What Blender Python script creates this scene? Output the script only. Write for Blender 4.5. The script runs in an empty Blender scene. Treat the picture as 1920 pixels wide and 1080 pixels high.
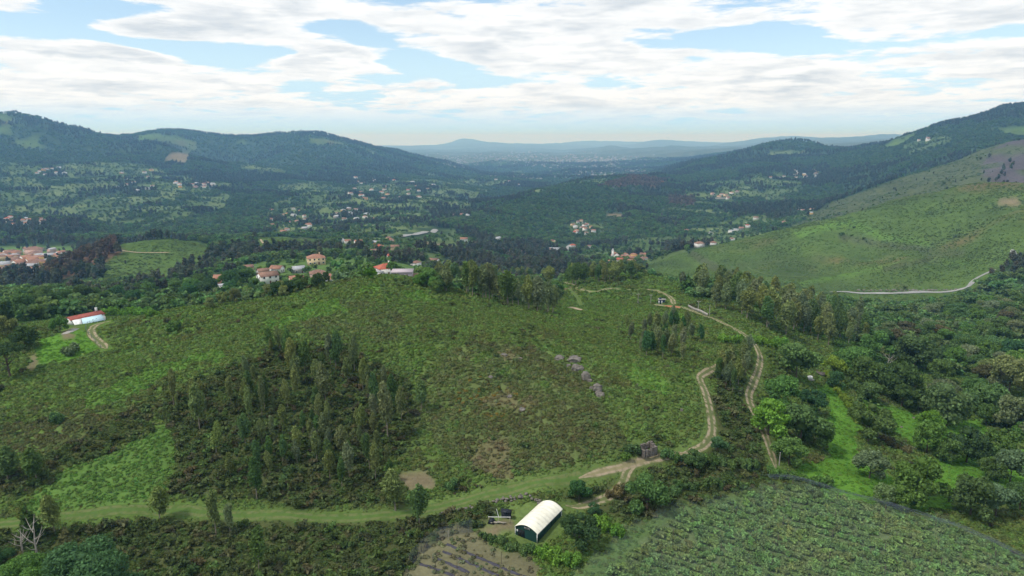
import bpy, bmesh, math, random
import numpy as np
from mathutils import Vector, Matrix

random.seed(7)
rng = np.random.default_rng(7)
R = math.radians
SC = bpy.context.scene
COL = SC.collection

# ------------------------------------------------------------------ camera
CAMZ = 220.0
FPX = 1280.0                       # focal length in photograph pixels (24 mm on 36 mm)
PITCH = math.atan((540 - 258) / FPX)
cam_data = bpy.data.cameras.new('camera')
cam_data.sensor_width = 36.0
cam_data.lens = 24.0
cam_data.clip_start = 1.0
cam_data.clip_end = 120000.0
cam = bpy.data.objects.new('camera', cam_data)
COL.objects.link(cam)
cam.location = (0, 0, CAMZ)
cam.rotation_euler = (math.pi / 2 - PITCH, 0, 0)
SC.camera = cam

# ------------------------------------------------------------------ world, sun, exposure
SUN_EL, SUN_AZ = R(56), R(-112)      # azimuth from +Y towards +X
SC.view_settings.view_transform = 'Standard'
SC.view_settings.look = 'None'
SC.view_settings.gamma = 1.0
SC.view_settings.exposure = 0.1
SC.cycles.max_bounces = 5
SC.cycles.diffuse_bounces = 3
SC.cycles.volume_bounces = 2
SC.cycles.transparent_max_bounces = 12
SC.cycles.use_denoising = True
SC.cycles.sample_clamp_indirect = 4.0

world = bpy.data.worlds.new('World')
SC.world = world
world.use_nodes = True


class NT:
    """tiny node-tree helper"""
    def __init__(s, tree):
        s.t = tree
        tree.nodes.clear()

    def n(s, typ, _ins=None, **kw):
        nd = s.t.nodes.new(typ)
        for k, v in kw.items():
            setattr(nd, k, v)
        for k, v in (_ins or {}).items():
            s.set(nd, k, v)
        return nd

    def set(s, nd, k, v):
        sock = nd.inputs[k]
        if isinstance(v, bpy.types.NodeSocket):
            s.t.links.new(v, sock)
        else:
            sock.default_value = v

    def math(s, op, a, b=None, c=None, clamp=False):
        nd = s.n('ShaderNodeMath', operation=op, use_clamp=clamp)
        for i, v in enumerate((a, b, c)):
            if v is not None:
                s.set(nd, i, v)
        return nd.outputs[0]

    def vmath(s, op, a, b=None):
        nd = s.n('ShaderNodeVectorMath', operation=op)
        s.set(nd, 0, a)
        if b is not None:
            s.set(nd, 1, b)
        return nd.outputs[0]

    def mix(s, f, a, b, blend='MIX'):
        nd = s.n('ShaderNodeMix', data_type='RGBA', blend_type=blend)
        s.set(nd, 'Factor', f)
        s.set(nd, 6, a)
        s.set(nd, 7, b)
        return nd.outputs[2]

    def ramp(s, f, lo, hi):
        nd = s.n('ShaderNodeMapRange', interpolation_type='SMOOTHSTEP')
        s.set(nd, 0, f)
        s.set(nd, 1, lo)
        s.set(nd, 2, hi)
        return nd.outputs[0]

    def noise(s, vec, scale, detail=4, rough=0.55, dim='3D', dist=0.0, lac=2.0):
        nd = s.n('ShaderNodeTexNoise', noise_dimensions=dim)
        if vec is not None:
            s.set(nd, 'Vector', vec)
        s.set(nd, 'Scale', scale)
        s.set(nd, 'Detail', detail)
        s.set(nd, 'Roughness', rough)
        s.set(nd, 'Distortion', dist)
        s.set(nd, 'Lacunarity', lac)
        return nd


def pix_dir(u, v):
    """unit ray through a photograph pixel, in world axes"""
    xc, yc = (u - 960) / FPX, -(v - 540) / FPX
    cp, sp = math.cos(PITCH), math.sin(PITCH)
    d = Vector((xc, cp + yc * sp, -sp + yc * cp))
    return d.normalized()


def build_world():
    T = NT(world.node_tree)
    sky = T.n('ShaderNodeTexSky', sky_type='NISHITA', sun_disc=False, sun_elevation=SUN_EL,
              sun_rotation=SUN_AZ, altitude=300, air_density=1.0, dust_density=0.1, ozone_density=1.2)
    bg1 = T.n('ShaderNodeBackground', {'Color': sky.outputs[0], 'Strength': 0.15})
    tc = T.n('ShaderNodeTexCoord').outputs['Generated']
    d = T.vmath('NORMALIZE', tc)
    sep = T.n('ShaderNodeSeparateXYZ', {0: d})
    z = T.math('ABSOLUTE', sep.outputs[2])

    def plane(dz):
        den = T.math('ADD', z, 0.10 + dz)
        px = T.math('DIVIDE', sep.outputs[0], den)
        py = T.math('DIVIDE', sep.outputs[1], den)
        return T.n('ShaderNodeCombineXYZ', {0: px, 1: py, 2: T.math('MULTIPLY', z, 15.0)}).outputs[0]

    # breaks in the cloud deck: soft ellipses around sky directions
    gaps = [(0, 48, 60, 16, .26), (95, 52, 70, 16, .28), (180, 15, 90, 12, .26), (260, 78, 60, 10, .20), (330, 92, 50, 12, .26), (420, 104, 80, 14, .30), (520, 98, 40, 8, .2),
            (630, 50, 34, 14, .28), (690, 72, 40, 12, .2), (770, 110, 50, 18, .3), (830, 128, 60, 18, .32), (890, 150, 60, 10, .26), (730, 150, 60, 8, .2), (560, 160, 60, 6, .2),
            (1340, 72, 60, 10, .26), (1430, 68, 60, 22, .32), (1500, 88, 60, 14, .28), (1250, 85, 40, 6, .14), (1720, 135, 80, 6, .14), (1900, 55, 40, 12, .16), (1650, 85, 70, 8, .10), (1130, 150, 60, 5, .1), (650, 180, 90, 6, .12), (960, 240, 300, 10, .06)]
    add = [(130, 90, 120, 14, .22), (250, 115, 120, 14, .18), (620, 105, 100, 16, .28), (330, 55, 130, 18, .24), (510, 60, 90, 14, .16), (1010, 95, 100, 40, .22), (520, 15, 120, 16, .16),
           (120, 150, 150, 22, .14), (480, 155, 80, 12, .16), (1150, 30, 160, 26, .2), (1150, 110, 120, 30, .14), (1700, 30, 160, 26, .14), (1400, 150, 200, 14, .16), (1800, 110, 120, 14, .14), (750, 30, 60, 14, .1), (900, 60, 60, 26, .18)]
    # directions with height stretched, so that a wide flat break is a ball
    dv = T.vmath('MULTIPLY', d, (1, 1, 4.5))
    field = None
    for (u, v, ru, rv, a), sg in [(g, -1) for g in gaps] + [(g, 1) for g in add]:
        c = pix_dir(u, v)
        dist = T.n('ShaderNodeVectorMath', {0: dv, 1: (c.x, c.y, c.z * 4.5)}, operation='DISTANCE').outputs['Value']
        g = T.n('ShaderNodeMapRange', {0: dist, 1: 0.0, 2: 1.6 * 0.5 * (ru + 4.5 * rv) / FPX, 3: sg * a, 4: 0.0}, interpolation_type='SMOOTHSTEP').outputs[0]
        field = g if field is None else T.math('ADD', field, g)

    field = T.math('ADD', field, T.math('MULTIPLY', T.ramp(z, 0.10, 0.035), 0.05))   # the deck closes up far away

    def dens(dz, det):
        p = plane(dz)
        big = T.noise(p, 0.75, 1, 0.5).outputs[0]
        mid = T.noise(p, 2.3, det, 0.64).outputs[0]
        m = T.math('ADD', T.math('MULTIPLY', big, 0.35), T.math('MULTIPLY', mid, 0.72))
        return T.math('ADD', m, field)
    d0, d1 = dens(0.0, 7), dens(0.010, 4)
    cover = T.ramp(d0, 0.45, 0.56)
    relief = T.math('SUBTRACT', d0, d1)
    # bellies: a broad slow shading inside the thick parts
    pb = plane(0.0)
    belly = T.noise(T.vmath('ADD', pb, (7.3, 2.2, 1.1)), 1.9, 4, 0.6).outputs[0]
    thick = T.math('MULTIPLY', T.ramp(d0, 0.53, 0.70), T.ramp(belly, 0.40, 0.62))
    lit = T.math('ADD', T.math('MULTIPLY', relief, 2.2), T.math('MULTIPLY_ADD', thick, -0.72, 0.92), clamp=True)
    ccol = T.mix(lit, (0.57, 0.63, 0.69, 1), (0.93, 0.945, 0.95, 1))
    # low deck pales into the horizon air
    ccol = T.mix(T.ramp(z, 0.060, -0.010), ccol, (0.62, 0.77, 0.88, 1))
    bg2 = T.n('ShaderNodeBackground', {'Color': ccol, 'Strength': 1.06})
    # clear air between the clouds: blue above, milky towards the horizon
    bg3 = T.n('ShaderNodeBackground', {'Color': (0.54, 0.77, 0.94, 1), 'Strength': 1.05})
    clear = T.n('ShaderNodeMixShader', {0: T.math('MULTIPLY_ADD', T.ramp(z, 0.14, 0.03), 0.72, 0.26), 1: bg1.outputs[0], 2: bg3.outputs[0]})
    deck = T.n('ShaderNodeMixShader', {0: T.math('MULTIPLY', cover, 0.97), 1: clear.outputs[0], 2: bg2.outputs[0]})
    rim = T.n('ShaderNodeBackground', {'Color': (0.40, 0.69, 1.0, 1), 'Strength': 1.2})
    mx = T.n('ShaderNodeMixShader', {0: T.math('MULTIPLY', T.ramp(z, 0.050, -0.005), 0.92), 1: deck.outputs[0], 2: rim.outputs[0]})
    T.n('ShaderNodeOutputWorld', {0: mx.outputs[0]})
    world.cycles.sampling_method = 'MANUAL'
    world.cycles.sample_map_resolution = 512


build_world()
sun_data = bpy.data.lights.new('sun', 'SUN')
sun_data.energy = 3.0
sun_data.angle = R(8)
sun_data.color = (1.0, 0.95, 0.87)
sun = bpy.data.objects.new('sun', sun_data)
COL.objects.link(sun)
sd = Vector((math.sin(SUN_AZ) * math.cos(SUN_EL), math.cos(SUN_AZ) * math.cos(SUN_EL), math.sin(SUN_EL)))
sun.rotation_euler = sd.to_track_quat('Z', 'Y').to_euler()
sun.location = (0, 0, 600)


# ------------------------------------------------------------------ numpy noise
_perm = rng.permutation(4096).astype(np.int64)


def _hash(ix, iy):
    return _perm[(_perm[ix & 4095] + iy) & 4095]


def perlin(x, y):
    ix, iy = np.floor(x).astype(np.int64), np.floor(y).astype(np.int64)
    fx, fy = x - ix, y - iy
    u, v = fx * fx * fx * (fx * (fx * 6 - 15) + 10), fy * fy * fy * (fy * (fy * 6 - 15) + 10)

    def g(a, b, dx, dy):
        h = _hash(a, b) * (2 * np.pi / 4096)
        return np.cos(h) * dx + np.sin(h) * dy
    a = g(ix, iy, fx, fy)
    b = g(ix + 1, iy, fx - 1, fy)
    c = g(ix, iy + 1, fx, fy - 1)
    d = g(ix + 1, iy + 1, fx - 1, fy - 1)
    return ((a + (b - a) * u) * (1 - v) + (c + (d - c) * u) * v) * 1.5


def fbm(x, y, lam, octv=4, seed=0):
    s = np.zeros(np.broadcast(x, y).shape)
    a, t = 1.0, 0.0
    for k in range(octv):
        s += a * perlin(x / lam + 17.3 * k + seed * 31.7, y / lam - 9.1 * k + seed * 13.3)
        t += a
        lam *= 0.5
        a *= 0.5
    return s / t


def sstep(a, b, x):
    t = np.clip((x - a) / (b - a), 0, 1)
    return t * t * (3 - 2 * t)


# ------------------------------------------------------------------ terrain heights
# survey points: photograph column u, then (row v, height z or distance r). z is relative to the camera.
Zp, Rp = 'z', 'r'
SURVEY = {
    0: [(1080, Zp, -80.5), (985, Zp, -79), (900, Zp, -76), (800, Zp, -73), (722, Zp, -70), (660, Rp, 262), (612, Rp, 325), (572, Rp, 420),
        (560, Rp, 520), (548, Rp, 720), (520, Rp, 900), (492, Rp, 1150), (472, Rp, 1300), (425, Rp, 1560), (428, Rp, 1750), (400, Rp, 2000), (370, Rp, 2350),
        (330, Rp, 2800), (280, Rp, 3400), (240, Rp, 3700), (216, Rp, 4000), (255, Rp, 5200), (285, Rp, 8000)],
    150: [(1080, Zp, -80.5), (975, Zp, -79), (900, Zp, -75.5), (800, Zp, -71.5), (720, Zp, -68), (665, Zp, -67), (640, Rp, 262), (605, Rp, 310),
          (574, Rp, 400), (558, Rp, 520), (540, Rp, 680), (494, Rp, 980), (470, Rp, 1200), (414, Rp, 1600), (420, Rp, 1800), (395, Rp, 2050),
          (365, Rp, 2300), (320, Rp, 2900), (270, Rp, 3600), (240, Rp, 4100), (265, Rp, 5500), (285, Rp, 9000)],
    300: [(1080, Zp, -80.5), (962, Zp, -79), (880, Zp, -74.5), (780, Zp, -70), (680, Zp, -65.5), (610, Zp, -63), (588, Rp, 274), (596, Rp, 330),
          (570, Rp, 410), (557, Rp, 500), (532, Rp, 640), (518, Rp, 720), (452, Rp, 860), (462, Rp, 1050), (440, Rp, 1350), (400, Rp, 1800), (345, Rp, 2500),
          (300, Rp, 3300), (250, Rp, 4400), (268, Rp, 6000), (284, Rp, 10000)],
    450: [(1080, Zp, -80.5), (962, Zp, -79), (870, Zp, -74), (760, Zp, -68), (660, Zp, -62.5), (572, Rp, 258), (578, Rp, 320), (550, Rp, 400), (525, Rp, 480),
          (500, Rp, 620), (475, Rp, 800), (452, Rp, 950), (455, Rp, 1150), (435, Rp, 1400), (400, Rp, 1850), (350, Rp, 2600), (310, Rp, 3300), (262, Rp, 4300), (258, Rp, 4800),
          (272, Rp, 6500), (284, Rp, 10000)],
    600: [(1080, Zp, -80.5), (965, Zp, -79), (860, Zp, -74.5), (740, Zp, -67.5), (640, Zp, -61), (540, Rp, 258), (548, Rp, 330), (528, Rp, 430), (510, Rp, 500), (490, Rp, 560),
          (470, Rp, 760), (455, Rp, 950), (420, Rp, 1500), (390, Rp, 1900), (350, Rp, 2700), (320, Rp, 3300), (254, Rp, 4500), (272, Rp, 6500), (284, Rp, 10000)],
    740: [(1080, Zp, -81), (965, Zp, -79), (825, Zp, -73.5), (700, Zp, -65.5), (600, Zp, -58.8), (523, Rp, 262), (523, Rp, 330), (508, Rp, 390), (490, Rp, 600),
          (460, Rp, 850), (440, Rp, 1100), (410, Rp, 1500), (385, Rp, 1900), (350, Rp, 2700), (320, Rp, 3600), (286, Rp, 4800), (300, Rp, 6500), (284, Rp, 12000), (274, Rp, 20000)],
    860: [(1080, Zp, -81), (1000, Zp, -80), (945, Zp, -79), (850, Zp, -74.5), (720, Zp, -66.5), (620, Zp, -60.5), (549, Rp, 256), (556, Rp, 310), (535, Rp, 400), (528, Rp, 440),
          (528, Rp, 560), (480, Rp, 850), (450, Rp, 1100), (425, Rp, 1400), (397, Rp, 1750), (380, Rp, 2000), (352, Rp, 2800), (335, Rp, 3800), (312, Rp, 5000), (308, Rp, 6500),
          (290, Rp, 9500), (281, Rp, 14000), (262, Rp, 20000), (276, Rp, 26000)],
    960: [(1080, Zp, -81), (1000, Zp, -80), (925, Zp, -78), (850, Zp, -73.5), (720, Zp, -66.5), (640, Zp, -61.5), (577, Rp, 248), (583, Rp, 292), (548, Rp, 370), (530, Rp, 430),
          (540, Rp, 560), (500, Rp, 850), (470, Rp, 1100), (440, Rp, 1350), (400, Rp, 1600), (375, Rp, 1900), (382, Rp, 2300), (345, Rp, 3300), (330, Rp, 4200), (310, Rp, 6000),
          (290, Rp, 9500), (280, Rp, 14000), (271, Rp, 20000)],
    1080: [(1080, Zp, -81), (1000, Zp, -80), (905, Zp, -77), (850, Zp, -72.5), (720, Zp, -66), (640, Zp, -63), (596, Rp, 268), (580, Rp, 310), (540, Rp, 380), (530, Rp, 430),
           (540, Rp, 560), (500, Rp, 820), (480, Rp, 1050), (455, Rp, 1300), (425, Rp, 1500), (395, Rp, 1750), (360, Rp, 2150), (342, Rp, 2500), (352, Rp, 3200), (325, Rp, 4500),
           (303, Rp, 7000), (285, Rp, 12000), (269, Rp, 22000)],
    1190: [(1080, Zp, -81), (960, Zp, -79.5), (870, Zp, -75), (830, Zp, -72), (720, Zp, -66), (640, Zp, -66), (596, Zp, -71), (560, Rp, 340), (540, Rp, 385), (516, Rp, 430),
           (530, Rp, 560), (500, Rp, 820), (485, Rp, 1000), (460, Rp, 1250), (425, Rp, 1500), (395, Rp, 1750), (370, Rp, 2100), (335, Rp, 2600), (345, Rp, 3500), (325, Rp, 4500),
           (296, Rp, 7500), (284, Rp, 12000), (270, Rp, 18000)],
    1300: [(1080, Zp, -81), (950, Zp, -79.5), (845, Zp, -74), (780, Zp, -69.5), (700, Zp, -66.5), (620, Zp, -68.5), (578, Rp, 305), (545, Rp, 375), (552, Rp, 520), (510, Rp, 800),
           (473, Rp, 900), (482, Rp, 1100), (455, Rp, 1300), (430, Rp, 1500), (400, Rp, 1800), (375, Rp, 2100), (345, Rp, 2600), (320, Rp, 3200), (304, Rp, 3600), (312, Rp, 4500),
           (284, Rp, 8000), (272, Rp, 15000)],
    1430: [(1080, Zp, -81), (905, Zp, -80), (850, Zp, -77), (740, Zp, -76), (650, Zp, -72), (600, Rp, 300), (570, Rp, 370), (562, Rp, 520), (548, Rp, 680), (520, Rp, 780),
           (480, Rp, 880), (447, Rp, 980), (457, Rp, 1250), (430, Rp, 1450), (400, Rp, 1800), (370, Rp, 2200), (330, Rp, 2700), (300, Rp, 3300), (266, Rp, 4000), (282, Rp, 5500), (262, Rp, 16000)],
    1520: [(1080, Zp, -81.5), (920, Zp, -80.5), (860, Zp, -81), (740, Zp, -84), (660, Rp, 295), (610, Rp, 350), (580, Rp, 450), (552, Rp, 690), (520, Rp, 790), (470, Rp, 900),
           (425, Rp, 1020), (436, Rp, 1250), (415, Rp, 1500), (380, Rp, 2000), (340, Rp, 2600), (300, Rp, 3300), (272, Rp, 3900), (285, Rp, 5500), (259, Rp, 15000)],
    1620: [(1080, Zp, -81.5), (960, Zp, -81), (860, Zp, -83.5), (720, Zp, -88), (660, Rp, 320), (620, Rp, 390), (590, Rp, 490), (552, Rp, 710), (500, Rp, 840), (450, Rp, 950),
           (397, Rp, 1080), (406, Rp, 1250), (385, Rp, 1550), (360, Rp, 1750), (370, Rp, 2000), (340, Rp, 2300), (310, Rp, 2700), (283, Rp, 3300), (292, Rp, 4500), (258, Rp, 14000)],
    1750: [(1080, Zp, -82), (990, Zp, -82.5), (860, Zp, -88), (780, Zp, -93), (700, Rp, 330), (640, Rp, 420), (600, Rp, 510), (560, Rp, 690), (545, Rp, 730), (500, Rp, 830),
           (450, Rp, 930), (400, Rp, 1020), (362, Rp, 1120), (370, Rp, 1350), (345, Rp, 1600), (318, Rp, 1850), (324, Rp, 2150), (290, Rp, 2500), (242, Rp, 3100), (262, Rp, 4200), (256, Rp, 13000)],
    1900: [(1080, Zp, -82), (1010, Zp, -83), (880, Zp, -92), (780, Zp, -96), (700, Rp, 350), (640, Rp, 430), (590, Rp, 530), (540, Rp, 650), (490, Rp, 760), (440, Rp, 860),
           (400, Rp, 960), (348, Rp, 1120), (356, Rp, 1400), (310, Rp, 1650), (268, Rp, 1950), (276, Rp, 2300), (240, Rp, 2800), (203, Rp, 3300), (235, Rp, 4500), (260, Rp, 9000)],
}
EXTRA = [  # ridge tops and toes between the columns: u, v, distance
    (50, 219, 4000), (100, 232, 4050), (200, 253, 4300), (232, 258, 4500), (360, 250, 4500), (420, 262, 4350), (520, 255, 4600), (560, 253, 4500),
    (630, 260, 4500), (680, 274, 4600), (800, 299, 4700), (900, 326, 4900), (930, 333, 5000),
    (1240, 330, 2900), (1350, 291, 3900), (1390, 277, 4000), (1475, 264, 4000), (1570, 281, 3900), (1650, 273, 3300), (1700, 258, 3200), (1820, 225, 3200),
    (1400, 453, 960), (1480, 437, 1000), (1560, 415, 1050), (1690, 377, 1090), (1820, 350, 1120), (1250, 486, 870), (1225, 496, 860),
    (1680, 340, 1800), (1830, 290, 1900), (200, 463, 840), (380, 458, 870), (520, 446, 920), (590, 455, 940), (110, 512, 800),
    (60, 420, 1560), (120, 413, 1600), (190, 424, 1600), (235, 442, 1550), (800, 536, 256), (910, 563, 250), (1020, 590, 255), (680, 526, 262), (520, 557, 258), (380, 579, 260),
    (300, 275, 3500), (370, 298, 3250), (440, 330, 3000), (330, 292, 3900), (430, 322, 3700), (250, 268, 3900),   # spur of the left mountain
    (1730, 488, 810), (1640, 500, 800), (1600, 515, 785), (1860, 503, 765), (1730, 488, 850), (1640, 497, 850),   # knoll on the green hill
    (560, 395, 1750), (640, 362, 2150), (700, 372, 2150), (640, 368, 2450), (700, 508, 395),
    (1150, 275, 12000), (1060, 268, 21000), (1110, 265, 21000), (1000, 275, 21000), (800, 275, 20000), (840, 270, 20000), (920, 269, 20000), (960, 273, 20500), (1150, 275, 18000), (1190, 271, 17000), (1230, 264, 17000), (1290, 269, 16000), (1340, 275, 16000),
    (1180, 280, 11000), (1260, 276, 10500), (1330, 283, 9500), (1100, 284, 11000), (1240, 287, 8500), (1220, 290, 12500),
    (1400, 265, 15000), (1480, 257, 15000), (1580, 262, 14500), (1680, 254, 13000), (1000, 360, 2000), (1040, 352, 2200)]
OUTER = [(-280, 0), (2190, 1900)]


def _survey():
    P = []

    def put(u, v, kind, val, usrc=None):
        d = pix_dir(u, v)
        h = math.hypot(d.x, d.y)
        q = d.z / h
        r = val if kind == Rp else val / q
        a = math.atan2(d.x, d.y)
        if usrc is not None:
            a = usrc
        P.append((a, math.log(r), q))
    for u, L in SURVEY.items():
        for v, k, val in L:
            put(u, v, k, val)
    for u, v, r in EXTRA:
        put(u, v, Rp, r)
    for un, us in OUTER:
        a = math.atan((un - 960) / FPX)
        for v, k, val in SURVEY[us][:-1]:
            put(us, v, k, val, a)
    for a in np.linspace(-0.95, 0.95, 14):
        P.append((a, math.log(45), -80.0 / 45))
        P.append((a, math.log(75), -80.5 / 75))
        P.append((a, math.log(45000), -0.0135))
        P.append((a, math.log(30000), -0.0130))
        if abs(a) > 0.55:
            P.append((a, math.log(20000), -0.008))
    return np.array(P)


_P = _survey()
_KA, _KB, _C = 1.0, 0.45, 0.02


def _phi(a, b):
    return np.sqrt(((a[:, None, 0] - b[None, :, 0]) * _KA) ** 2 + ((a[:, None, 1] - b[None, :, 1]) * _KB) ** 2 + _C ** 2)


def _base(r):
    return -80.0 / r


# fit q*r**0.5-like quantity: q relative to a plain 80 m below, weighted so near and far behave alike
_A = _phi(_P[:, :2], _P[:, :2])
_n = len(_P)
_M = np.zeros((_n + 3, _n + 3))
_M[:_n, :_n] = _A + np.eye(_n) * -1e-4
_M[:_n, _n:] = np.c_[np.ones(_n), _P[:, :2]]
_M[_n:, :_n] = _M[:_n, _n:].T
_rhs = np.r_[_P[:, 2] - _base(np.exp(_P[:, 1])), 0, 0, 0]
_W = np.linalg.solve(_M, _rhs)


def q_eval(az, lr):
    sh = az.shape
    pts = np.c_[np.clip(az, -0.95, 0.95).ravel(), lr.ravel()]
    out = np.empty(len(pts))
    for i in range(0, len(pts), 20000):
        p = pts[i:i + 20000]
        out[i:i + 20000] = _phi(p, _P[:, :2]) @ _W[:_n] + _W[_n] + p @ _W[_n + 1:]
    return out.reshape(sh) + _base(np.exp(lr))


AZ = np.r_[np.radians(np.arange(-180, -58, 5.0)), np.radians(np.linspace(-58, -43.5, 50)), np.radians(np.linspace(-43.3, 43.3, 640)),
           np.radians(np.linspace(43.5, 58, 50)), np.radians(np.arange(60, 181, 5.0))]
LR = np.r_[math.log(3), math.log(25), np.linspace(math.log(50), math.log(46000), 820)]
GA, GL = np.meshgrid(AZ, LR)           # rows: distance, columns: azimuth
# smooth RBF part on a coarser lattice, then lifted to the full one
_ca, _cl = np.linspace(-math.pi, math.pi, 1100), np.linspace(LR[0], LR[-1], 420)


def _bilin(F, a, l):
    fa = (a - _ca[0]) / (_ca[1] - _ca[0])
    fl = (l - _cl[0]) / (_cl[1] - _cl[0])
    ia = np.clip(fa.astype(int), 0, len(_ca) - 2)
    il = np.clip(fl.astype(int), 0, len(_cl) - 2)
    ta, tl = fa - ia, fl - il
    return (F[il, ia] * (1 - ta) + F[il, ia + 1] * ta) * (1 - tl) + (F[il + 1, ia] * (1 - ta) + F[il + 1, ia + 1] * ta) * tl


_use = np.abs(_ca) < 1.0
_CA2, _CL2 = np.meshgrid(np.clip(_ca, -0.95, 0.95), _cl)
_F = np.empty(_CA2.shape)
_F[:, _use] = q_eval(_CA2[:, _use], _CL2[:, _use])
_lo, _hi = np.argmax(_use), len(_use) - 1 - np.argmax(_use[::-1])
_F[:, :_lo] = _F[:, _lo:_lo + 1]
_F[:, _hi + 1:] = _F[:, _hi:_hi + 1]
_wrap = sstep(1.0, math.pi, np.abs(_ca))[None, :] * 1.0
_F = _F * (1 - _wrap) + (-90.0 / np.exp(_CL2)) * _wrap
GR = np.exp(GL)
GQ = _bilin(_F, GA, GL)
GX, GY = GR * np.sin(GA), GR * np.cos(GA)
GZ = GQ * GR
GZ = np.where(GL < math.log(40), -81.0, GZ)
for lam, s in ((1400, 1), (640, 2), (300, 3), (140, 4), (60, 5), (26, 6), (10, 7)):
    gate = sstep(lam * 2.6, lam * 6.0, GR) * (1 - sstep(lam * 60, lam * 120, GR))
    if lam < 20:
        gate = sstep(20, 60, GR) * (1 - sstep(500, 900, GR))
    n_ = perlin(GX / lam + s * 7.7, GY / lam - s * 3.1)
    if lam > 100:
        n_ = 0.35 - 1.3 * np.abs(n_) + 0.5 * n_      # gullied slopes
    GZ += gate * n_ * lam * (0.040 if lam > 100 else 0.028)
# spurs and gullies of the green hill across the valley
_g = sstep(620, 740, GR) * (1 - sstep(1050, 1250, GR)) * sstep(0.16, 0.30, GA) * (1 - sstep(0.78, 0.9, GA))
_w = GX * 0.55 + GY * 0.84 + 40 * perlin(GX / 160, GY / 160)
GZ += _g * (7.5 * (0.4 - np.abs(perlin((GX * 0.84 - GY * 0.55) / 105 + 3.3, _w / 330))) + 2.2 * perlin(GX / 48, GY / 48))
GZ += CAMZ
NR, NA = GZ.shape


def ground(x, y):
    """height of the terrain sheet at world x, y (bilinear on its own lattice)"""
    x, y = np.asarray(x, float), np.asarray(y, float)
    a, l = np.arctan2(x, y), np.log(np.maximum(np.hypot(x, y), 3.01))
    ia = np.clip(np.searchsorted(AZ, a) - 1, 0, NA - 2)
    il = np.clip(np.searchsorted(LR, l) - 1, 0, NR - 2)
    ta = (a - AZ[ia]) / (AZ[ia + 1] - AZ[ia])
    tl = (l - LR[il]) / (LR[il + 1] - LR[il])
    return (GZ[il, ia] * (1 - ta) + GZ[il, ia + 1] * ta) * (1 - tl) + (GZ[il + 1, ia] * (1 - ta) + GZ[il + 1, ia + 1] * ta) * tl


_rr = np.exp(np.linspace(math.log(70), math.log(42000), 2600))


def at(u, v, rmin=0.0):
    """world point where the line of sight through a photograph pixel meets the terrain"""
    d = pix_dir(u, v)
    h = math.hypot(d.x, d.y)
    sx, sy, q = d.x / h, d.y / h, d.z / h
    gz = ground(_rr * sx, _rr * sy)
    diff = CAMZ + q * _rr - gz
    idx = np.nonzero((diff < 0) & (_rr > rmin))[0]
    if len(idx) == 0:
        return None
    i = idx[0]
    if i == 0:
        r = _rr[0]
    else:
        t = diff[i - 1] / (diff[i - 1] - diff[i]) if diff[i - 1] > 0 else 1.0
        r = _rr[i - 1] + (_rr[i] - _rr[i - 1]) * t
    x, y = r * sx, r * sy
    return Vector((x, y, float(ground(x, y))))


def to_pix(x, y, z):
    """photograph pixel of world points (used to look up land cover that was surveyed from the picture)"""
    cp, sp = math.cos(PITCH), math.sin(PITCH)
    z = z - CAMZ
    f = y * cp - z * sp
    up = y * sp + z * cp
    f = np.where(f < 1, 1, f)
    return 960 + FPX * x / f, 540 - FPX * up / f


# ------------------------------------------------------------------ materials
def prin(T, color, rough=0.9, spec=0.15, **kw):
    p = T.n('ShaderNodeBsdfPrincipled')
    T.set(p, 'Base Color', color)
    T.set(p, 'Roughness', rough)
    T.set(p, 'Specular IOR Level', spec)
    for k, v in kw.items():
        T.set(p, k.replace('_', ' '), v)
    return p


def new_mat(name):
    m = bpy.data.materials.new(name)
    m.use_nodes = True
    return m, NT(m.node_tree)


def mat_plain(name, col, rough=0.85, var=0.25, scale=1.5, spec=0.2, metallic=0.0, bump=0.0):
    """weathered single-colour material: two noises break up tone"""
    m, T = new_mat(name)
    tc = T.n('ShaderNodeTexCoord').outputs['Object']
    n1 = T.noise(tc, scale, 5, 0.65).outputs[0]
    n2 = T.noise(tc, scale * 0.23, 3, 0.5).outputs[0]
    f = T.math('ADD', T.math('MULTIPLY', n1, 0.6), T.math('MULTIPLY', n2, 0.4))
    lo = tuple(c * (1 - var) for c in col) + (1,)
    hi = tuple(min(1, c * (1 + var)) for c in col) + (1,)
    p = prin(T, T.mix(T.ramp(f, 0.3, 0.7), lo, hi), rough, spec, Metallic=metallic)
    if bump:
        b = T.n('ShaderNodeBump', {'Strength': bump, 'Distance': 0.1, 'Height': n1})
        T.set(p, 'Normal', b.outputs[0])
    T.n('ShaderNodeOutputMaterial', {0: p.outputs[0]})
    return m


def mat_leaf(name, inst=True, transl=0.25):
    """foliage: tint comes from the plant itself (instance attribute or object colour), leaves vary one by one"""
    m, T = new_mat(name)
    if inst:
        c = T.n('ShaderNodeAttribute', attribute_type='INSTANCER', attribute_name='tint').outputs[0]
    else:
        c = T.n('ShaderNodeObjectInfo').outputs['Color']
    lv = T.n('ShaderNodeAttribute', attribute_type='GEOMETRY', attribute_name='leafvar').outputs['Fac']
    c = T.mix(1.0, c, T.n('ShaderNodeCombineXYZ', {0: lv, 1: lv, 2: lv}).outputs[0], 'MULTIPLY')
    d = T.n('ShaderNodeBsdfDiffuse', {'Color': c})
    t = T.n('ShaderNodeBsdfTranslucent', {'Color': T.mix(0.5, c, T.mix(1.0, c, (1.3, 1.5, 0.5, 1), 'MULTIPLY'))})
    mx = T.n('ShaderNodeMixShader', {0: transl, 1: d.outputs[0], 2: t.outputs[0]})
    T.n('ShaderNodeOutputMaterial', {0: mx.outputs[0]})
    return m


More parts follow.
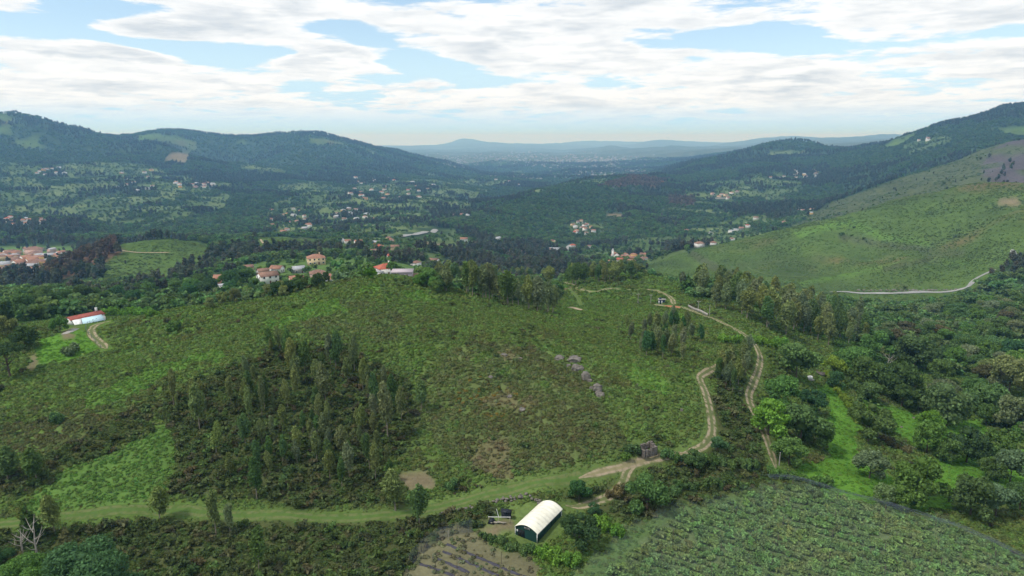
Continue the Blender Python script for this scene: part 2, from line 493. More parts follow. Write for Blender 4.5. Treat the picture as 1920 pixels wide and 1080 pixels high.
M = {}
M['leaf_inst'] = mat_leaf('leaf_scatter', True)
M['leaf'] = mat_leaf('leaf_tree', False)
M['bark_pale'] = mat_plain('bark_pale', (0.23, 0.20, 0.16), var=0.35, scale=3)
M['bark'] = mat_plain('bark_brown', (0.09, 0.07, 0.05), var=0.3, scale=3)
M['deadwood'] = mat_plain('deadwood', (0.34, 0.31, 0.27), var=0.25, scale=3)
M['granite'] = mat_plain('granite', (0.15, 0.136, 0.118), var=0.45, scale=1.1, bump=0.6)
M['stone'] = mat_plain('stone_masonry', (0.14, 0.122, 0.108), var=0.45, scale=1.6, bump=0.6)
M['asphalt'] = mat_plain('pale_road', (0.25, 0.25, 0.245), var=0.15, scale=0.3)
M['white_wall'] = mat_plain('white_render', (0.72, 0.71, 0.68), var=0.10, scale=0.6)
M['cream_wall'] = mat_plain('cream_render', (0.62, 0.48, 0.30), var=0.10, scale=0.6)
M['yellow_wall'] = mat_plain('yellow_render', (0.60, 0.38, 0.13), var=0.10, scale=0.6)
M['pink_wall'] = mat_plain('pink_render', (0.58, 0.40, 0.34), var=0.12, scale=0.6)
M['grey_wall'] = mat_plain('grey_stone_wall', (0.33, 0.31, 0.29), var=0.2, scale=0.8)
M['lilac_wall'] = mat_plain('lilac_render', (0.42, 0.36, 0.38), var=0.12, scale=0.6)
M['red_roof'] = mat_plain('red_tile_roof', (0.36, 0.105, 0.065), var=0.25, scale=0.9)
M['orange_roof'] = mat_plain('orange_tile_roof', (0.29, 0.15, 0.10), var=0.3, scale=0.9)
M['brown_roof'] = mat_plain('old_tile_roof', (0.22, 0.13, 0.095), var=0.35, scale=0.9)
M['grey_roof'] = mat_plain('grey_sheet_roof', (0.34, 0.35, 0.37), var=0.2, scale=0.7)
M['window'] = mat_plain('dark_window_glass', (0.03, 0.035, 0.04), rough=0.15, var=0.2, spec=0.5)
M['frame'] = mat_plain('white_frame', (0.7, 0.7, 0.68), var=0.06)
M['door'] = mat_plain('brown_door', (0.14, 0.07, 0.04), var=0.2)
M['concrete'] = mat_plain('concrete', (0.30, 0.285, 0.26), var=0.2, scale=0.8)


def link_mesh(name, me, mat=None, parent=None):
    o = bpy.data.objects.new(name, me)
    COL.objects.link(o)
    if mat is not None and not me.materials:
        me.materials.append(mat)
    if parent is not None:
        o.parent = parent
    return o


def np_mesh(name, verts, faces):
    """faces: (n,k) int array"""
    me = bpy.data.meshes.new(name)
    verts = np.ascontiguousarray(verts, dtype=np.float32)
    faces = np.ascontiguousarray(faces, dtype=np.int32)
    n, k = faces.shape
    me.vertices.add(len(verts))
    me.vertices.foreach_set('co', verts.ravel())
    me.loops.add(n * k)
    me.loops.foreach_set('vertex_index', faces.ravel())
    me.polygons.add(n)
    me.polygons.foreach_set('loop_start', np.arange(n, dtype=np.int32) * k)
    me.update(calc_edges=True)
    return me


def tag(o, label=None, cat=None, group=None, kind=None):
    if label:
        if not 4 <= len(label.split()) <= 16:
            print('LABEL', label)
        o['label'] = label
    if cat:
        o['category'] = cat
    if group:
        o['group'] = group
    if kind:
        o['kind'] = kind
    return o


def empty(name, loc, rz=0.0):
    o = bpy.data.objects.new(name, None)
    COL.objects.link(o)
    o.location = loc
    o.rotation_euler = (0, 0, rz)
    o.empty_display_size = 0.5
    return o


def tube(path, radii, seg=6):
    """tapered tube along a path -> verts, quads"""
    path = np.asarray(path, float)
    n = len(path)
    V = []
    for i in range(n):
        t = path[min(i + 1, n - 1)] - path[max(i - 1, 0)]
        t = t / max(np.linalg.norm(t), 1e-9)
        x = np.cross(t, [0.31, 0.95, 0.07])
        x /= max(np.linalg.norm(x), 1e-9)
        y = np.cross(t, x)
        a = np.arange(seg) * 2 * math.pi / seg
        V.append(path[i] + radii[i] * (np.cos(a)[:, None] * x + np.sin(a)[:, None] * y))
    F = [[i * seg + k, i * seg + (k + 1) % seg, (i + 1) * seg + (k + 1) % seg, (i + 1) * seg + k] for i in range(n - 1) for k in range(seg)]
    return np.concatenate(V), np.array(F)


def join(parts):
    V, F, o = [], [], 0
    for v, f in parts:
        V.append(v)
        F.append(f + o)
        o += len(v)
    return np.concatenate(V), np.concatenate(F)



CLEAR = []    # (x, y, radius): kept free of scrub and wood


# ------------------------------------------------------------------ land cover
# outlines as seen in the photograph (u, v), the distances they lie at, and what grows there or the relief tone painted in
COVER = [
    ('heath', 640, 1400, [(1200, 560), (1215, 490), (1400, 445), (1600, 386), (1920, 322), (2300, 310), (2300, 600), (1900, 480), (1860, 520), (1800, 560), (1600, 600), (1450, 560)]),
    ('moor_or_gully_shade', 1230, 2150, [(1480, 430), (1560, 380), (1700, 330), (1830, 285), (1920, 250), (2300, 200), (2300, 480), (1900, 480), (1700, 480), (1480, 480)]),
    ('rock', 1300, 2300, [(1838, 310), (1862, 280), (1925, 250), (2000, 250), (2000, 352), (1850, 350)]),
    ('heath', 640, 1010, [(195, 530), (200, 470), (235, 455), (330, 447), (398, 459), (390, 485), (350, 505), (310, 530)]),
    ('heath', 780, 1050, [(470, 470), (485, 446), (560, 440), (620, 455), (570, 470)]),
    ('brownwood', 690, 1050, [(85, 520), (165, 476), (215, 460), (235, 470), (175, 505), (100, 530)]),
    ('fields', 1500, 3100, [(0, 300), (120, 300), (240, 295), (330, 330), (440, 345), (420, 395), (260, 428), (150, 410), (0, 400)]),
    ('fields', 1050, 3600, [(500, 425), (500, 385), (600, 350), (800, 335), (960, 335), (900, 365), (860, 400), (780, 445), (640, 445)]),
    ('fields', 620, 1400, [(640, 500), (640, 440), (760, 435), (850, 430), (900, 455), (860, 500), (760, 512)]),
    ('fields', 820, 1500, [(1040, 500), (1060, 470), (1200, 460), (1290, 470), (1200, 500), (1100, 512)]),
    ('fields', 1350, 1700, [(1040, 450), (1070, 415), (1130, 420), (1140, 450)]),
    ('fields', 1050, 1800, [(1270, 475), (1290, 430), (1420, 400), (1530, 395), (1500, 420), (1400, 450), (1310, 480)]),
    ('fields', 1900, 2800, [(1270, 385), (1290, 350), (1400, 330), (1510, 318), (1500, 360), (1380, 385)]),
    ('fields', 2500, 3400, [(1690, 275), (1760, 250), (1790, 262), (1700, 290)]),
    ('lush_or_ridge_light', 640, 1250, [(1490, 436), (1560, 418), (1600, 412), (1660, 440), (1740, 455), (1740, 462), (1650, 450), (1590, 424), (1500, 446)]),  # bright green crest line, also painted in as light on the ridge
    ('lush_or_ridge_light', 640, 1000, [(1500, 530), (1600, 510), (1680, 492), (1740, 482), (1820, 492), (1820, 497), (1740, 488), (1680, 498), (1600, 516), (1500, 536)]),  # brighter band along the knoll top, lit relief put into the colour
    ('moor_or_gully_shade', 640, 1250, [(1296, 468), (1345, 496), (1405, 520), (1405, 530), (1335, 508), (1288, 478)]),  # dark strip painted in as shade of a gully
    ('moor_or_gully_shade', 640, 1250, [(1655, 500), (1740, 482), (1810, 468), (1812, 478), (1740, 491), (1660, 509)]),  # gully shade behind the knoll, put into the ground colour
    ('moor_or_gully_shade', 640, 1250, [(1570, 438), (1650, 452), (1745, 464), (1745, 474), (1650, 464), (1570, 450)]),  # painted shade below the bright ridge line
    ('soil', 1300, 2600, [(1135, 408), (1140, 400), (1172, 402), (1168, 410)]),
    ('soil', 1000, 1250, [(1868, 384), (1876, 370), (1912, 372), (1912, 386)]),
    ('brownwood', 1800, 3200, [(1120, 350), (1180, 330), (1260, 335), (1230, 352)]),
    ('brownwood', 1900, 2800, [(1250, 385), (1250, 370), (1300, 372), (1300, 386)]),
    ('soil', 2800, 4200, [(305, 300), (320, 285), (360, 288), (345, 308)]),
    ('soil', 2000, 3200, [(160, 298), (175, 293), (190, 299), (170, 303)]),
    ('soil', 900, 1500, [(765, 462), (790, 452), (850, 460), (870, 478), (800, 480)]),
    ('garden', 300, 660, [(385, 560), (390, 520), (470, 495), (560, 480), (700, 485), (790, 500), (830, 540), (760, 560), (640, 556)]),
    ('garden', 900, 1600, [(-200, 522), (-200, 462), (60, 462), (140, 462), (135, 492), (90, 522)]),
    # near ground
    ('heather', 140, 260, [(800, 700), (880, 640), (1000, 645), (1060, 690), (1150, 770), (1190, 835), (1000, 880), (860, 870), (770, 780)]),
    ('heather', 170, 330, [(560, 600), (650, 560), (760, 590), (740, 640), (600, 640)]),
    ('heather', 170, 300, [(0, 800), (150, 770), (230, 780), (120, 850), (0, 850)]),
    ('saddle', 285, 470, [(1040, 590), (1050, 535), (1130, 512), (1260, 515), (1290, 560), (1270, 580), (1180, 592)]),
    ('saddle', 285, 470, [(780, 545), (800, 510), (850, 520), (1100, 528), (1060, 550), (900, 545)]),
    ('gorse', 100, 300, [(0, 1003), (300, 974), (760, 974), (880, 958), (930, 950), (925, 985), (890, 1000), (800, 1015), (765, 1050), (740, 1200), (-300, 1200), (-300, 1010)]),
    ('gorse', 100, 300, [(-300, 860), (0, 868), (60, 878), (80, 905), (50, 930), (-300, 930)]),
    ('gorse', 100, 300, [(62, 902), (80, 868), (200, 795), (300, 760), (275, 815), (100, 890)]),
    ('gorse', 100, 300, [(300, 790), (330, 740), (420, 690), (520, 650), (640, 650), (760, 705), (800, 800), (735, 880), (745, 950), (600, 950), (330, 925), (345, 850)]),
    ('gorse', 100, 220, [(1050, 930), (1150, 900), (1290, 860), (1350, 830), (1400, 800), (1450, 890), (1400, 910), (1290, 945), (1200, 985), (1120, 960)]),
    ('gorse', 150, 260, [(1345, 790), (1340, 700), (1405, 660), (1395, 760), (1440, 870), (1370, 850)]),
    ('fern', 100, 300, [(70, 925), (80, 905), (100, 893), (270, 818), (325, 800), (348, 835), (330, 880), (305, 925), (250, 945), (120, 957), (50, 962)]),
    ('soil', 100, 300, [(735, 886), (785, 880), (817, 905), (800, 920), (740, 912)]),
    ('drysoil', 100, 300, [(862, 850), (905, 825), (950, 828), (945, 868), (965, 895), (930, 902), (875, 868)]),
    ('drysoil', 100, 300, [(925, 665), (955, 655), (990, 670), (940, 682)]),
    ('drysoil', 100, 300, [(900, 745), (950, 735), (1005, 758), (975, 775), (920, 762)]),
    ('lush_or_ridge_light', 150, 330, [(735, 545), (790, 553), (835, 578), (770, 573)]),
    ('lush_or_ridge_light', 150, 330, [(665, 548), (690, 535), (722, 538), (705, 556)]),
    ('lush_or_ridge_light', 150, 330, [(1160, 680), (1250, 715), (1245, 745), (1185, 718)]),
    ('lush_or_ridge_light', 200, 360, [(1200, 588), (1270, 584), (1310, 602), (1230, 602)]),
    ('lush_or_ridge_light', 150, 330, [(150, 740), (300, 690), (420, 660), (430, 670), (300, 715), (170, 765)]),
    ('lush_or_ridge_light', 180, 330, [(500, 600), (640, 560), (650, 575), (520, 615)]),
    ('meadow', 130, 260, [(1528, 708), (1562, 702), (1590, 760), (1612, 800), (1620, 850), (1660, 905), (1800, 935), (1770, 965), (1640, 945), (1560, 935), (1490, 885), (1540, 860), (1543, 780)]),
    ('meadow', 150, 320, [(1590, 720), (1640, 745), (1700, 768), (1760, 795), (1850, 785), (1860, 815), (1780, 842), (1700, 838), (1650, 800)]),
    ('meadow', 150, 320, [(1740, 862), (1960, 842), (1960, 905), (1770, 935)]),
    ('meadow', 200, 340, [(40, 690), (85, 645), (130, 612), (172, 622), (195, 655), (150, 675)]),
    ('soil', 200, 340, [(118, 640), (128, 612), (142, 610), (134, 635)]),
    ('soil', 200, 340, [(40, 690), (70, 660), (78, 666), (60, 690)]),
    ('mown', 100, 200, [(880, 1008), (935, 975), (985, 945), (1040, 940), (1062, 975), (1012, 1020), (950, 1012)]),
    ('soil', 100, 200, [(905, 1002), (945, 975), (968, 985), (966, 1002), (930, 1008)]),
    ('plot', 60, 200, [(752, 1090), (772, 1050), (800, 1022), (850, 995), (890, 1000), (930, 1030), (1010, 1070), (1060, 1110), (1060, 1300), (700, 1300)]),
    ('orchard', 60, 220, [(1080, 1130), (1140, 1050), (1200, 990), (1280, 960), (1360, 934), (1440, 908), (1510, 915), (1700, 968), (1800, 1000), (1940, 1065), (2400, 1250), (2300, 1500), (1060, 1500)]),
    ('lane', 60, 220, [(1040, 1110), (1135, 1038), (1195, 982), (1280, 952), (1400, 916), (1440, 909), (1370, 938), (1290, 966), (1215, 1003), (1160, 1060), (1090, 1140)]),
]
CLS = ['bracken', 'gorse', 'fern', 'lush_or_ridge_light', 'meadow', 'soil', 'drysoil', 'mown', 'plot', 'orchard', 'lane', 'saddle', 'heath', 'rock', 'fields', 'forest', 'brownwood', 'plain', 'valleywood', 'garden', 'moor_or_gully_shade', 'heather']
CI = {c: i for i, c in enumerate(CLS)}
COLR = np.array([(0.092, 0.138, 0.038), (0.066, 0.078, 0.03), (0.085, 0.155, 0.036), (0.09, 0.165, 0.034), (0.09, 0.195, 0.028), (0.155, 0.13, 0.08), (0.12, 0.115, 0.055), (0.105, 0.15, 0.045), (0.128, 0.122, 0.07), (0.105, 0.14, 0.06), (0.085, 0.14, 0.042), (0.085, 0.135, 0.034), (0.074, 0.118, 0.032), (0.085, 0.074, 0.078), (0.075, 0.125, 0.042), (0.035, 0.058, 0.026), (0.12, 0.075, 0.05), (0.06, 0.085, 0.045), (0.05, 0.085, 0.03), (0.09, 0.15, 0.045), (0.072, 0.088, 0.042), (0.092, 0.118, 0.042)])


def in_poly(u, v, poly):
    c = np.zeros(u.shape, bool)
    n = len(poly)
    for i in range(n):
        x1, y1 = poly[i]
        x2, y2 = poly[(i + 1) % n]
        if y1 == y2:
            continue
        c ^= ((y1 > v) != (y2 > v)) & (u < (x2 - x1) * (v - y1) / (y2 - y1) + x1)
    return c


def cover(x, y, z):
    """land-cover class index for world points"""
    r = np.hypot(x, y)
    u, v = to_pix(x, y, z)
    # ragged borders
    wob = np.clip(2600.0 / r, 3.0, 16.0)
    u = u + wob * fbm(x, y, np.clip(r * 0.03, 4, 60), 2, 3) * 1.6
    v = v + wob * fbm(x, y, np.clip(r * 0.03, 4, 60), 2, 5) * 0.6
    u = u + np.where(r < 330, 26.0, 0.0) * fbm(x, y, 22.0, 2, 7)
    v = v + np.where(r < 330, 12.0, 0.0) * fbm(x, y, 22.0, 2, 9)
    c = np.full(x.shape, CI['bracken'])
    woods = fbm(x, y, 340.0, 4, 11)
    c = np.where(r > 330, CI['valleywood'], c)
    c = np.where(r > 640, CI['forest'], c)
    far = (r > 1100) & (woods < -0.30)
    c = np.where(far, CI['fields'], c)
    c = np.where((r > 1100) & (z > CAMZ - 40) & (woods < -0.22), CI['heath'], c)
    c = np.where(r > 6500, CI['plain'], c)
    pat = fbm(x, y, 95.0, 4, 23)
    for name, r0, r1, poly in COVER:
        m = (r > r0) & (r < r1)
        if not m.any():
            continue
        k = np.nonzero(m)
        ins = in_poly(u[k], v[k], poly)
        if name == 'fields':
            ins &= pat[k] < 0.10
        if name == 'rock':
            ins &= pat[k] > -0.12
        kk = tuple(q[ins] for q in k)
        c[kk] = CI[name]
    near_wood = (r > 250) & (r < 660) & (u > 1560) & (v < 700) & (c == CI['bracken'])
    c = np.where(near_wood, CI['valleywood'], c)
    return c


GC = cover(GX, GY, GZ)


def cover_at(x, y):
    a, l = np.arctan2(x, y), np.log(np.maximum(np.hypot(x, y), 3.01))
    ia = np.clip(np.searchsorted(AZ, a), 1, NA - 1)
    ia = np.where(a - AZ[ia - 1] < AZ[ia] - a, ia - 1, ia)
    il = np.clip(np.searchsorted(LR, l), 1, NR - 1)
    il = np.where(l - LR[il - 1] < LR[il] - l, il - 1, il)
    return GC[il, ia]


def build_terrain():
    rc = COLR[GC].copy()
    n1 = fbm(GX, GY, 34.0, 4, 41)[..., None]
    n2 = fbm(GX, GY, 260.0, 4, 43)[..., None]
    heathy = np.isin(GC, [CI['heath'], CI['saddle'], CI['bracken'], CI['heather']])[..., None]
    brown = np.array([.115, .080, .045])
    k = np.clip(sstep(0.12, 0.55, n2 + 0.5 * n1), 0, 1) * 0.75 * heathy
    rc = rc * (1 - k) + brown * k
    lush_or_ridge_light = np.array([.085, .155, .03])
    k = np.clip(sstep(0.15, 0.5, -n2 - 0.4 * n1), 0, 1) * 0.6 * heathy
    rc = rc * (1 - k) + lush_or_ridge_light * k
    n3 = fbm(GX, GY, 120.0, 5, 47)[..., None]
    k = sstep(0.05, 0.40, n3) * 0.65 * (heathy & (GR > 500)[..., None])
    rc = rc * (1 - k) + np.array([.050, .074, .030]) * k
    fld = np.isin(GC, [CI['fields'], CI['plain']])
    cell = _hash(np.floor((GX + 40 * n2[..., 0]) / 55.0).astype(np.int64), np.floor((GY + 30 * n1[..., 0]) / 90.0).astype(np.int64)) / 4096.0
    tone = np.stack([0.75 + 0.9 * cell, 0.75 + 0.55 * cell, 0.7 + 0.9 * cell], -1)
    rc = np.where(fld[..., None], rc * tone, rc)
    for _ in range(2):      # one cover fades into the next
        rc[1:-1, 1:-1] = 0.4 * rc[1:-1, 1:-1] + 0.15 * (rc[2:, 1:-1] + rc[:-2, 1:-1] + rc[1:-1, 2:] + rc[1:-1, :-2])
    rc *= (1 + 0.22 * n1)
    rc = np.clip(rc, 0.005, 0.6)
    i = np.arange((NR - 1) * (NA - 1))
    a, b = i // (NA - 1), i % (NA - 1)
    q = np.stack([a * NA + b, (a + 1) * NA + b, (a + 1) * NA + b + 1, a * NA + b + 1], -1)[:, ::-1]
    me = np_mesh('terrain', np.stack([GX, GY, GZ], -1).reshape(-1, 3), q)
    me.polygons.foreach_set('use_smooth', np.ones(len(q), bool))
    at_ = me.color_attributes.new('soilcover', 'FLOAT_COLOR', 'POINT')
    at_.data.foreach_set('color', np.concatenate([rc, np.ones(rc.shape[:2] + (1,))], -1).astype(np.float32).ravel())
    m, T = new_mat('land_cover')
    c = T.n('ShaderNodeVertexColor', layer_name='soilcover').outputs[0]
    pos = T.n('ShaderNodeNewGeometry').outputs['Position']
    na = T.noise(pos, 1.3, 4, 0.65).outputs[0]
    nb = T.noise(pos, 0.12, 4, 0.6).outputs[0]
    nc = T.noise(pos, 0.012, 4, 0.6).outputs[0]
    f = T.math('ADD', T.math('ADD', T.math('MULTIPLY', na, 0.7), T.math('MULTIPLY', nb, 0.7)), T.math('MULTIPLY', nc, 0.6))
    f = T.math('MULTIPLY_ADD', T.math('SUBTRACT', f, 1.0), 1.3, 1.0)
    c2 = T.mix(1.0, c, T.n('ShaderNodeCombineXYZ', {0: f, 1: f, 2: f}).outputs[0], 'MULTIPLY')
    p = prin(T, c2, 1.0, 0.0)
    bp = T.n('ShaderNodeBump', {'Strength': 0.5, 'Distance': 0.4, 'Height': na})
    T.set(p, 'Normal', bp.outputs[0])
    T.n('ShaderNodeOutputMaterial', {0: p.outputs[0]})
    o = link_mesh('terrain', me, m)
    tag(o, kind='structure')
    return o


build_terrain()


# the valley air
def build_haze():
    z0, z1 = float(GZ.min()) - 2.0, max(float(GZ.max()), CAMZ) + 45.0
    S = 46800.0
    v = np.array([(-S, -S, z0), (S, -S, z0), (S, S, z0), (-S, S, z0), (-S, -S, z1), (S, -S, z1), (S, S, z1), (-S, S, z1)])
    f = np.array([(3, 2, 1, 0), (4, 5, 6, 7), (0, 1, 5, 4), (1, 2, 6, 5), (2, 3, 7, 6), (3, 0, 4, 7)])
    m, T = new_mat('valley_air')
    vol = T.n('ShaderNodeVolumePrincipled', {'Color': (0.28, 0.58, 1.0, 1), 'Absorption Color': (1, 1, 1, 1), 'Density': HAZE, 'Anisotropy': 0.2})
    T.n('ShaderNodeOutputMaterial', {'Volume': vol.outputs[0]})
    o = link_mesh('haze', np_mesh('haze', v, f), m)
    tag(o, 'pale blue haze filling the valley air', kind='stuff')


HAZE = 1.12e-4
build_haze()


# ------------------------------------------------------------------ roads and tracks, draped on the terrain
def path_line(px, step=1.0, rmin=0):
    P = [at(*q, rmin=rmin) for q in px]
    P = [p for p in P if p is not None]
    P = np.array([(p.x, p.y) for p in P])
    # Catmull-Rom through the points
    out = []
    for i in range(len(P) - 1):
        p0, p1, p2, p3 = P[max(i - 1, 0)], P[i], P[i + 1], P[min(i + 2, len(P) - 1)]
        n = max(2, int(np.linalg.norm(p2 - p1) / step))
        for k in range(n):
            t = k / n
            out.append(0.5 * ((2 * p1) + (-p0 + p2) * t + (2 * p0 - 5 * p1 + 4 * p2 - p3) * t * t + (-p0 + 3 * p1 - 3 * p2 + p3) * t ** 3))
    out.append(P[-1])
    return np.array(out)


def mat_track(name, rut, mid, edge, twin=True):
    """two wheel ruts with a grassy crown; 'across' runs 0..1 over the width"""
    m, T = new_mat(name)
    ac = T.n('ShaderNodeAttribute', attribute_type='GEOMETRY', attribute_name='across').outputs['Fac']
    pos = T.n('ShaderNodeNewGeometry').outputs['Position']
    n1 = T.noise(pos, 0.9, 5, 0.65).outputs[0]
    n2 = T.noise(pos, 0.16, 3, 0.6).outputs[0]
    a = T.math('ADD', ac, T.math('MULTIPLY', T.math('SUBTRACT', n2, 0.5), 0.22))
    d = T.math('ABSOLUTE', T.math('SUBTRACT', a, 0.5))
    if twin:
        k = T.math('ABSOLUTE', T.math('SUBTRACT', d, 0.24))
        inr = T.math('SUBTRACT', 1.0, T.ramp(k, 0.06, 0.16))
    else:
        inr = T.math('SUBTRACT', 1.0, T.ramp(d, 0.30, 0.48))
    inr = T.math('MULTIPLY', inr, T.math('MULTIPLY', T.ramp(n1, 0.30, 0.52), T.ramp(T.noise(pos, 0.45, 3, 0.6).outputs[0], 0.30, 0.55)))
    g = T.mix(T.ramp(d, 0.22, 0.36), mid + (1,), edge + (1,))
    c = T.mix(inr, g, rut + (1,))
    f = T.math('MULTIPLY_ADD', n1, 0.7, 0.65)
    c = T.mix(1.0, c, T.n('ShaderNodeCombineXYZ', {0: f, 1: f, 2: f}).outputs[0], 'MULTIPLY')
    p = prin(T, c, 1.0, 0.0)
    T.set(p, 'Normal', T.n('ShaderNodeBump', {'Strength': 0.6, 'Distance': 0.15, 'Height': n1}).outputs[0])
    T.n('ShaderNodeOutputMaterial', {0: p.outputs[0]})
    return m


GRASS = (.075, .125, .030)
M['dirt'] = mat_track('dirt_track', (.29, .24, .165), (.115, .135, .055), (.085, .115, .035))
M['dirt_full'] = mat_track('bare_dirt_track', (.33, .27, .19), (.28, .23, .15), (.10, .12, .045), False)
M['dirt_wide'] = mat_track('worn_dirt_track', (.27, .22, .155), (.20, .18, .10), (.10, .125, .045))
M['grassy'] = mat_track('grassy_track', (.115, .138, .052), (.078, .130, .034), (.076, .122, .032))
M['redsoil'] = mat_track('red_soil_patch', (.34, .15, .085), (.30, .16, .09), (.12, .12, .05), False)
PATHS = []


def road(name, px, width, mat, lift=0.06, step=1.0, cols=7, rmin=0, verge=0.0):
    L = path_line(px, step, rmin)
    t = np.gradient(L, axis=0)
    t /= np.maximum(np.linalg.norm(t, axis=1, keepdims=True), 1e-9)
    nrm = np.c_[t[:, 1], -t[:, 0]]
    s = np.cumsum(np.r_[0, np.linalg.norm(np.diff(L, axis=0), axis=1)])
    wv = width * (1 + 0.16 * perlin(s / 9.0, s * 0 + 3.3)) * (0.12 + 0.88 * sstep(-0.5, 5.0, s) * sstep(-0.5, 5.0, s[-1] - s))
    V, A = [], []
    for c in range(cols):
        f = c / (cols - 1) - 0.5
        p = L + nrm * (f * wv)[:, None]
        z = ground(p[:, 0], p[:, 1]) + lift - (0.10 if abs(abs(f) - 0.5) < 1e-6 else 0.0)
        V.append(np.c_[p, z])
        A.append(np.full(len(L), f + 0.5))
    V = np.stack(V, 1).reshape(-1, 3)
    A = np.stack(A, 1).ravel()
    i = np.arange((len(L) - 1) * (cols - 1))
    a, b = i // (cols - 1), i % (cols - 1)
    F = np.stack([a * cols + b, a * cols + b + 1, (a + 1) * cols + b + 1, (a + 1) * cols + b], -1)
    me = np_mesh(name, V, F)
    me.polygons.foreach_set('use_smooth', np.ones(len(F), bool))
    at_ = me.attributes.new('across', 'FLOAT', 'POINT')
    at_.data.foreach_set('value', A.astype(np.float32))
    o = link_mesh(name, me, mat)
    tag(o, kind='structure')
    PATHS.append((L, width + verge))
    return o


road('grass_track', [(-120, 995), (0, 985), (120, 968), (300, 958), (460, 968), (620, 972), (740, 965), (850, 945), (960, 918), (1060, 900), (1130, 885)], 3.6, M['grassy'])
road('dirt_track', [(1085, 897), (1150, 880), (1190, 868), (1235, 858), (1290, 850)], 2.9, M['dirt_wide'], 0.10)
road('branch_track', [(1205, 864), (1180, 880), (1168, 905), (1150, 925), (1120, 940), (1060, 948)], 3.0, M['dirt'], 0.08)
road('hill_track', [(1275, 852), (1318, 838), (1335, 810), (1332, 775), (1322, 735), (1313, 708), (1330, 694), (1352, 684), (1372, 672)], 3.0, M['dirt'], 0.08)
road('farm_track', [(1455, 880), (1445, 845), (1428, 800), (1408, 760), (1405, 735), (1420, 700), (1425, 668), (1410, 640), (1380, 618), (1330, 595), (1290, 580), (1262, 574)], 3.0, M['dirt'], 0.08)
road('saddle_road', [(1200, 574), (1225, 572), (1250, 573)], 3.2, M['dirt_full'], 0.08)
road('red_soil_patch', [(1247, 573), (1262, 575), (1278, 578)], 6.0, M['redsoil'], 0.12)
road('saddle_track', [(930, 527), (1000, 531), (1080, 537), (1150, 541), (1215, 543), (1240, 549), (1258, 559), (1264, 571)], 3.2, M['dirt'], 0.08)
road('saddle_footpath', [(1065, 540), (1080, 555), (1090, 572)], 2.4, M['grassy'], 0.08)
road('lane_end', [(1057, 577), (1075, 577), (1092, 582)], 3.4, M['dirt_full'], 0.10)
road('house_drive', [(215, 600), (190, 606), (172, 618), (176, 632), (192, 645), (200, 655)], 3.4, M['dirt'], 0.08)
road('valley_road', [(1555, 548), (1600, 549), (1680, 550), (1740, 548), (1792, 545), (1815, 538), (1828, 524), (1845, 515), (1868, 506)], 5.0, M['asphalt'], 0.5, 4.0, rmin=560)
road('valley_road_upper', [(1908, 488), (1903, 478), (1897, 468)], 3.6, M['asphalt'], 0.3, 4.0, rmin=560)
road('highway', [(752, 445), (790, 438), (818, 431)], 11.0, M['asphalt'], 1.5, 6.0, rmin=800, verge=50)
road('village_lane', [(1060, 474), (1064, 464), (1070, 459)], 6.0, M['asphalt'], 0.8, 6.0, rmin=700, verge=24)
road('ridge_track', [(205, 471), (219, 463), (228, 470), (260, 474), (320, 474)], 2.6, M['dirt_full'], 0.5, 5.0, rmin=600)
road('knoll_track', [(488, 449), (492, 455), (502, 461)], 3.0, M['dirt_full'], 0.5, 5.0, rmin=600)
road('hillside_track', [(1400, 500), (1440, 515), (1520, 520), (1600, 510), (1680, 495), (1760, 480)], 2.2, M['grassy'], 0.4, 5.0, rmin=560)


def path_dist(x, y):
    d = np.full(x.shape, 1e9)
    for L, w in PATHS:
        lo, hi = L.min(0) - 15 - w / 2, L.max(0) + 15 + w / 2
        k = np.nonzero((x > lo[0]) & (x < hi[0]) & (y > lo[1]) & (y < hi[1]))[0]
        if not len(k):
            continue
        Ls = L[::2]
        for c in range(0, len(k), 4000):
            kk = k[c:c + 4000]
            dd = np.sqrt(((x[kk, None] - Ls[None, :, 0]) ** 2 + (y[kk, None] - Ls[None, :, 1]) ** 2).min(1)) - w / 2
            d[kk] = np.minimum(d[kk], dd)
    return d


# ------------------------------------------------------------------ built things
ORD = lambda k: '%d%s' % (k, 'th' if 10 <= k % 100 <= 20 else {1: 'st', 2: 'nd', 3: 'rd'}.get(k % 10, 'th'))
_ico = None


def ico():
    global _ico
    if _ico is None:
        bm = bmesh.new()
        bmesh.ops.create_icosphere(bm, subdivisions=1, radius=1)
        _ico = (np.array([v.co[:] for v in bm.verts]), np.array([[v.index for v in f.verts] for f in bm.faces]))
        bm.free()
    return _ico


def box_vf(c, s, rz=0.0):
    x, y, z = (q / 2 for q in s)
    v = np.array([(-x, -y, -z), (x, -y, -z), (x, y, -z), (-x, y, -z), (-x, -y, z), (x, -y, z), (x, y, z), (-x, y, z)])
    if rz:
        k, q = math.cos(rz), math.sin(rz)
        v = np.c_[v[:, 0] * k - v[:, 1] * q, v[:, 0] * q + v[:, 1] * k, v[:, 2]]
    f = np.array([(3, 2, 1, 0), (4, 5, 6, 7), (0, 1, 5, 4), (1, 2, 6, 5), (2, 3, 7, 6), (3, 0, 4, 7)])
    return v + np.array(c), f


def part(name, pieces, mat, parent, smooth=False):
    v, f = join(pieces)
    me = np_mesh(name, v, f)
    if smooth:
        me.polygons.foreach_set('use_smooth', np.ones(len(f), bool))
    return link_mesh(name, me, M[mat] if isinstance(mat, str) else mat, parent)


